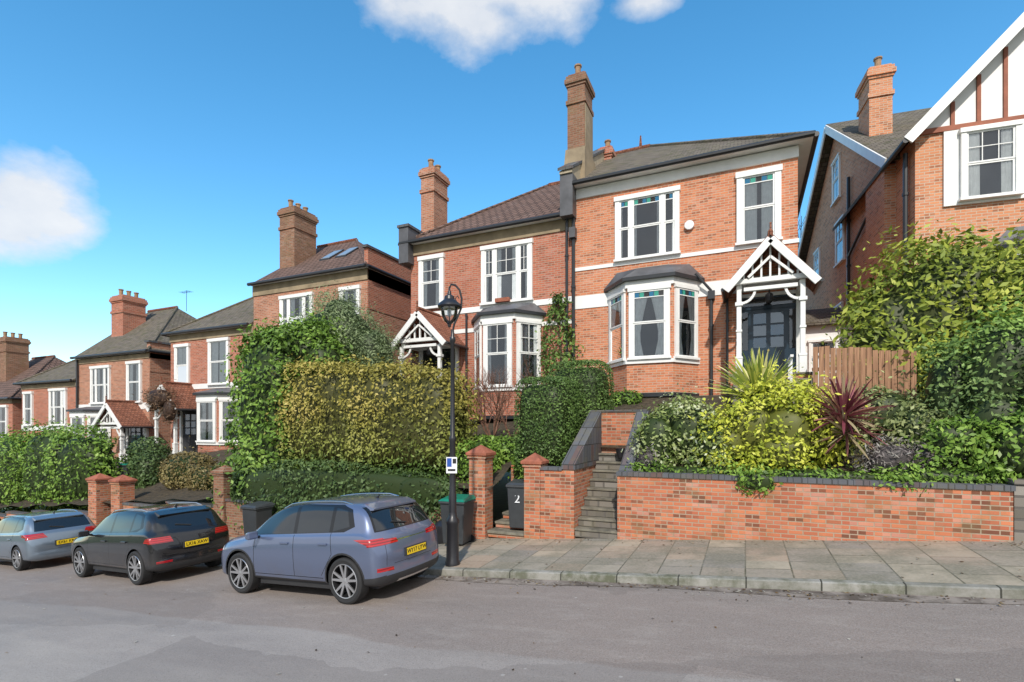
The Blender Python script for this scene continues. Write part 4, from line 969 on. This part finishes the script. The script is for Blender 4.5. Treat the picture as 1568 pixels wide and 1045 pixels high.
rearSUV=[([(-.74,1.13),(.74,1.13),(.64,1.52),(-.64,1.52)],4),([(-.70,1.15),(.70,1.15),(.60,1.50),(-.60,1.50)],1),([(.38,.93),(.99,.92),(.99,1.05),(.40,1.00)],3),([(-.40,.955),(.40,.955),(.40,.972),(-.40,.972)],6),
 ([(-.99,.1),(.99,.1),(.95,.44),(-.95,.44)],2),([(.52,.50),(.84,.52),(.84,.58),(.52,.56)],3),([(-.5,.60),(.5,.60),(.5,.607),(-.5,.607)],4),([(.66,.6),(.668,.6),(.668,.93),(.66,.93)],4),([(-.45,.26),(.45,.26),(.40,.33),(-.40,.33)],6)]
blue=carmat('paint_grey_blue',(.15,.185,.29),.55,.3); black=carmat('paint_black',(.012,.012,.014),.3,.25); silver=carmat('paint_silver_blue',(.2,.25,.31),.6,.3)
base=dict(half=.93,rw=.80,fw=3.47,wr=.375,side=sideSUV,rear=rearSUV,ws=(1.11,1.52),plate_z=.74,mirror=(2.95,1.10),handles=(1.25,2.2),hz=.96,rails=(.8,2.5,1.63,.60),spx=.46,spw=.60,wipe=1.19,reg='WY17 UTW',clad=True,k=.96)
car(-5.62,6.12,math.radians(3.5),SUV,blue,base)
S2=[(x,zb,b_*.975,t*.965,w*.985,wb_*.985,wr*.98,c) for (x,zb,b_,t,w,wb_,wr,c) in SUV]
P2=dict(base); P2.update(reg='LX16 XAW',wr=.36,rear=[([(-.70,1.11),(.70,1.11),(.60,1.45),(-.60,1.45)],1),([(.46,.87),(.99,.87),(.99,.99),(.5,.99)],3),([(-.95,.1),(.95,.1),(.9,.40),(-.9,.40)],2),([(.5,.45),(.80,.45),(.80,.49),(.5,.49)],3),([(-.62,.6),(.62,.6),(.62,.607),(-.62,.607)],2)],
 side=[(([(a,b*.967) for a,b in q]),m_) for q,m_ in sideSUV[:-2]]+[([(.02,.87),(.42,.89),(.36,.98),(.05,.99)],3)],rmat='alloy',mirror=(2.95,1.07),plate_z=.76,clad=False,hz=.9,wipe=1.15,ws=(1.07,1.45))
car(-11.35,6.32,math.radians(5.5),S2,black,P2)
S3=[(x*1.0,zb*.85,b_*.885,t*.895,w*.95,wb_*.95,wr*.95,c) for (x,zb,b_,t,w,wb_,wr,c) in SUV]
P3=dict(base); P3.update(half=.885,wr=.33,reg='EX61 KRO',rear=[([(-.66,1.02),(.66,1.02),(.58,1.34),(-.58,1.34)],1),([(.42,.84),(.95,.82),(.95,.97),(.5,.97)],3)],side=[(([(a,b*.89) for a,b in q]),m_) for q,m_ in sideSUV[:9]]+[([(.02,.84),(.5,.90),(.5,.96),(.05,.96)],3)],mirror=(2.95,.99),plate_z=.66,clad=False,hz=.84,wipe=1.06,ws=(.99,1.34))
car(-17.2,6.75,math.radians(4),S3,silver,P3)
car(-23.2,7.1,math.radians(3),S3,black,P3)
# ---------------------------------------------------------------- light, world, camera
el=math.radians(40); sd=Vector((.33,-.94)).normalized()
w=bpy.data.worlds.new('World'); sc.world=w; w.use_nodes=True; nt=w.node_tree; bg=nt.nodes['Background']
sky=nt.nodes.new('ShaderNodeTexSky'); sky.sky_type='NISHITA'; sky.sun_disc=False; sky.sun_elevation=el; sky.sun_rotation=math.atan2(sd.x,sd.y); sky.air_density=1.; sky.dust_density=.3; sky.ozone_density=2.
hs=nd(nt,'ShaderNodeHueSaturation',{'Hue':.488,'Saturation':1.3,'Value':1.75,'Color':sky.outputs[0]}).outputs[0]
D=nd(nt,'ShaderNodeTexCoord').outputs['Generated']
nz=noise(nt,nd(nt,'ShaderNodeVectorMath',{0:D,1:(1,1,1.6)},operation='MULTIPLY').outputs[0],7.,8,.58)
cl=None
def camdir(px,py):
    X,Z,Y=(px-784)/784,1.,(655-py)/784
    return Vector((X*math.cos(A)-Z*math.sin(A),X*math.sin(A)+Z*math.cos(A),Y)).normalized()
for px,py,rw,rh in((690,-10,.14,.06),(800,-20,.12,.05),(730,30,.08,.045),(620,10,.07,.03),(985,0,.05,.02),(30,300,.065,.045),(60,335,.055,.035),(10,345,.065,.04)):
    c=camdir(px,py); r=Vector((c.y,-c.x,0)).normalized(); u=r.cross(c).normalized()
    dv=nd(nt,'ShaderNodeVectorMath',{0:D,1:tuple(c)},operation='SUBTRACT').outputs[0]
    a=nd(nt,'ShaderNodeVectorMath',{0:dv,1:tuple(r/rw)},operation='DOT_PRODUCT').outputs['Value']; b=nd(nt,'ShaderNodeVectorMath',{0:dv,1:tuple(u/rh)},operation='DOT_PRODUCT').outputs['Value']
    d=mth(nt,'SQRT',mth(nt,'ADD',mth(nt,'MULTIPLY',a,a),mth(nt,'MULTIPLY',b,b)))
    v=mth(nt,'SUBTRACT',1.35,d); v=mth(nt,'MULTIPLY',v,nd(nt,'ShaderNodeVectorMath',{0:D,1:tuple(c)},operation='DOT_PRODUCT').outputs['Value'])
    cl=v if cl is None else mth(nt,'MAXIMUM',cl,v)
f=mth(nt,'ADD',cl,mth(nt,'MULTIPLY',mth(nt,'SUBTRACT',nz,.5),2.6)); f=ramp(nt,f,.0,.95)
shade=ramp(nt,nz,.35,.7)
ccol=mixc(nt,shade,(4.9,5.2,5.7),(6.2,6.25,6.35))
col=mixc(nt,mth(nt,'MULTIPLY',f,.92),hs,ccol)
nt.links.new(col,bg.inputs[0]); bg.inputs[1].default_value=.15
sl=bpy.data.lights.new('sun','SUN'); sl.energy=4.1; sl.angle=math.radians(1.5); sl.color=(1,.94,.85)
so=bpy.data.objects.new('sun',sl); link(so); v=Vector((sd.x*math.cos(el),sd.y*math.cos(el),math.sin(el))); so.rotation_euler=v.to_track_quat('Z','Y').to_euler()
cam=bpy.data.cameras.new('camera'); cam.lens=18; cam.sensor_width=36; cam.shift_y=.0845; cam.clip_end=3000; cam.clip_start=.05
co=bpy.data.objects.new('camera',cam); link(co); co.location=(0,0,0); co.rotation_euler=(math.radians(90),0,A); sc.camera=co
sc.view_settings.view_transform='Standard'; sc.view_settings.look='None'; sc.view_settings.exposure=0
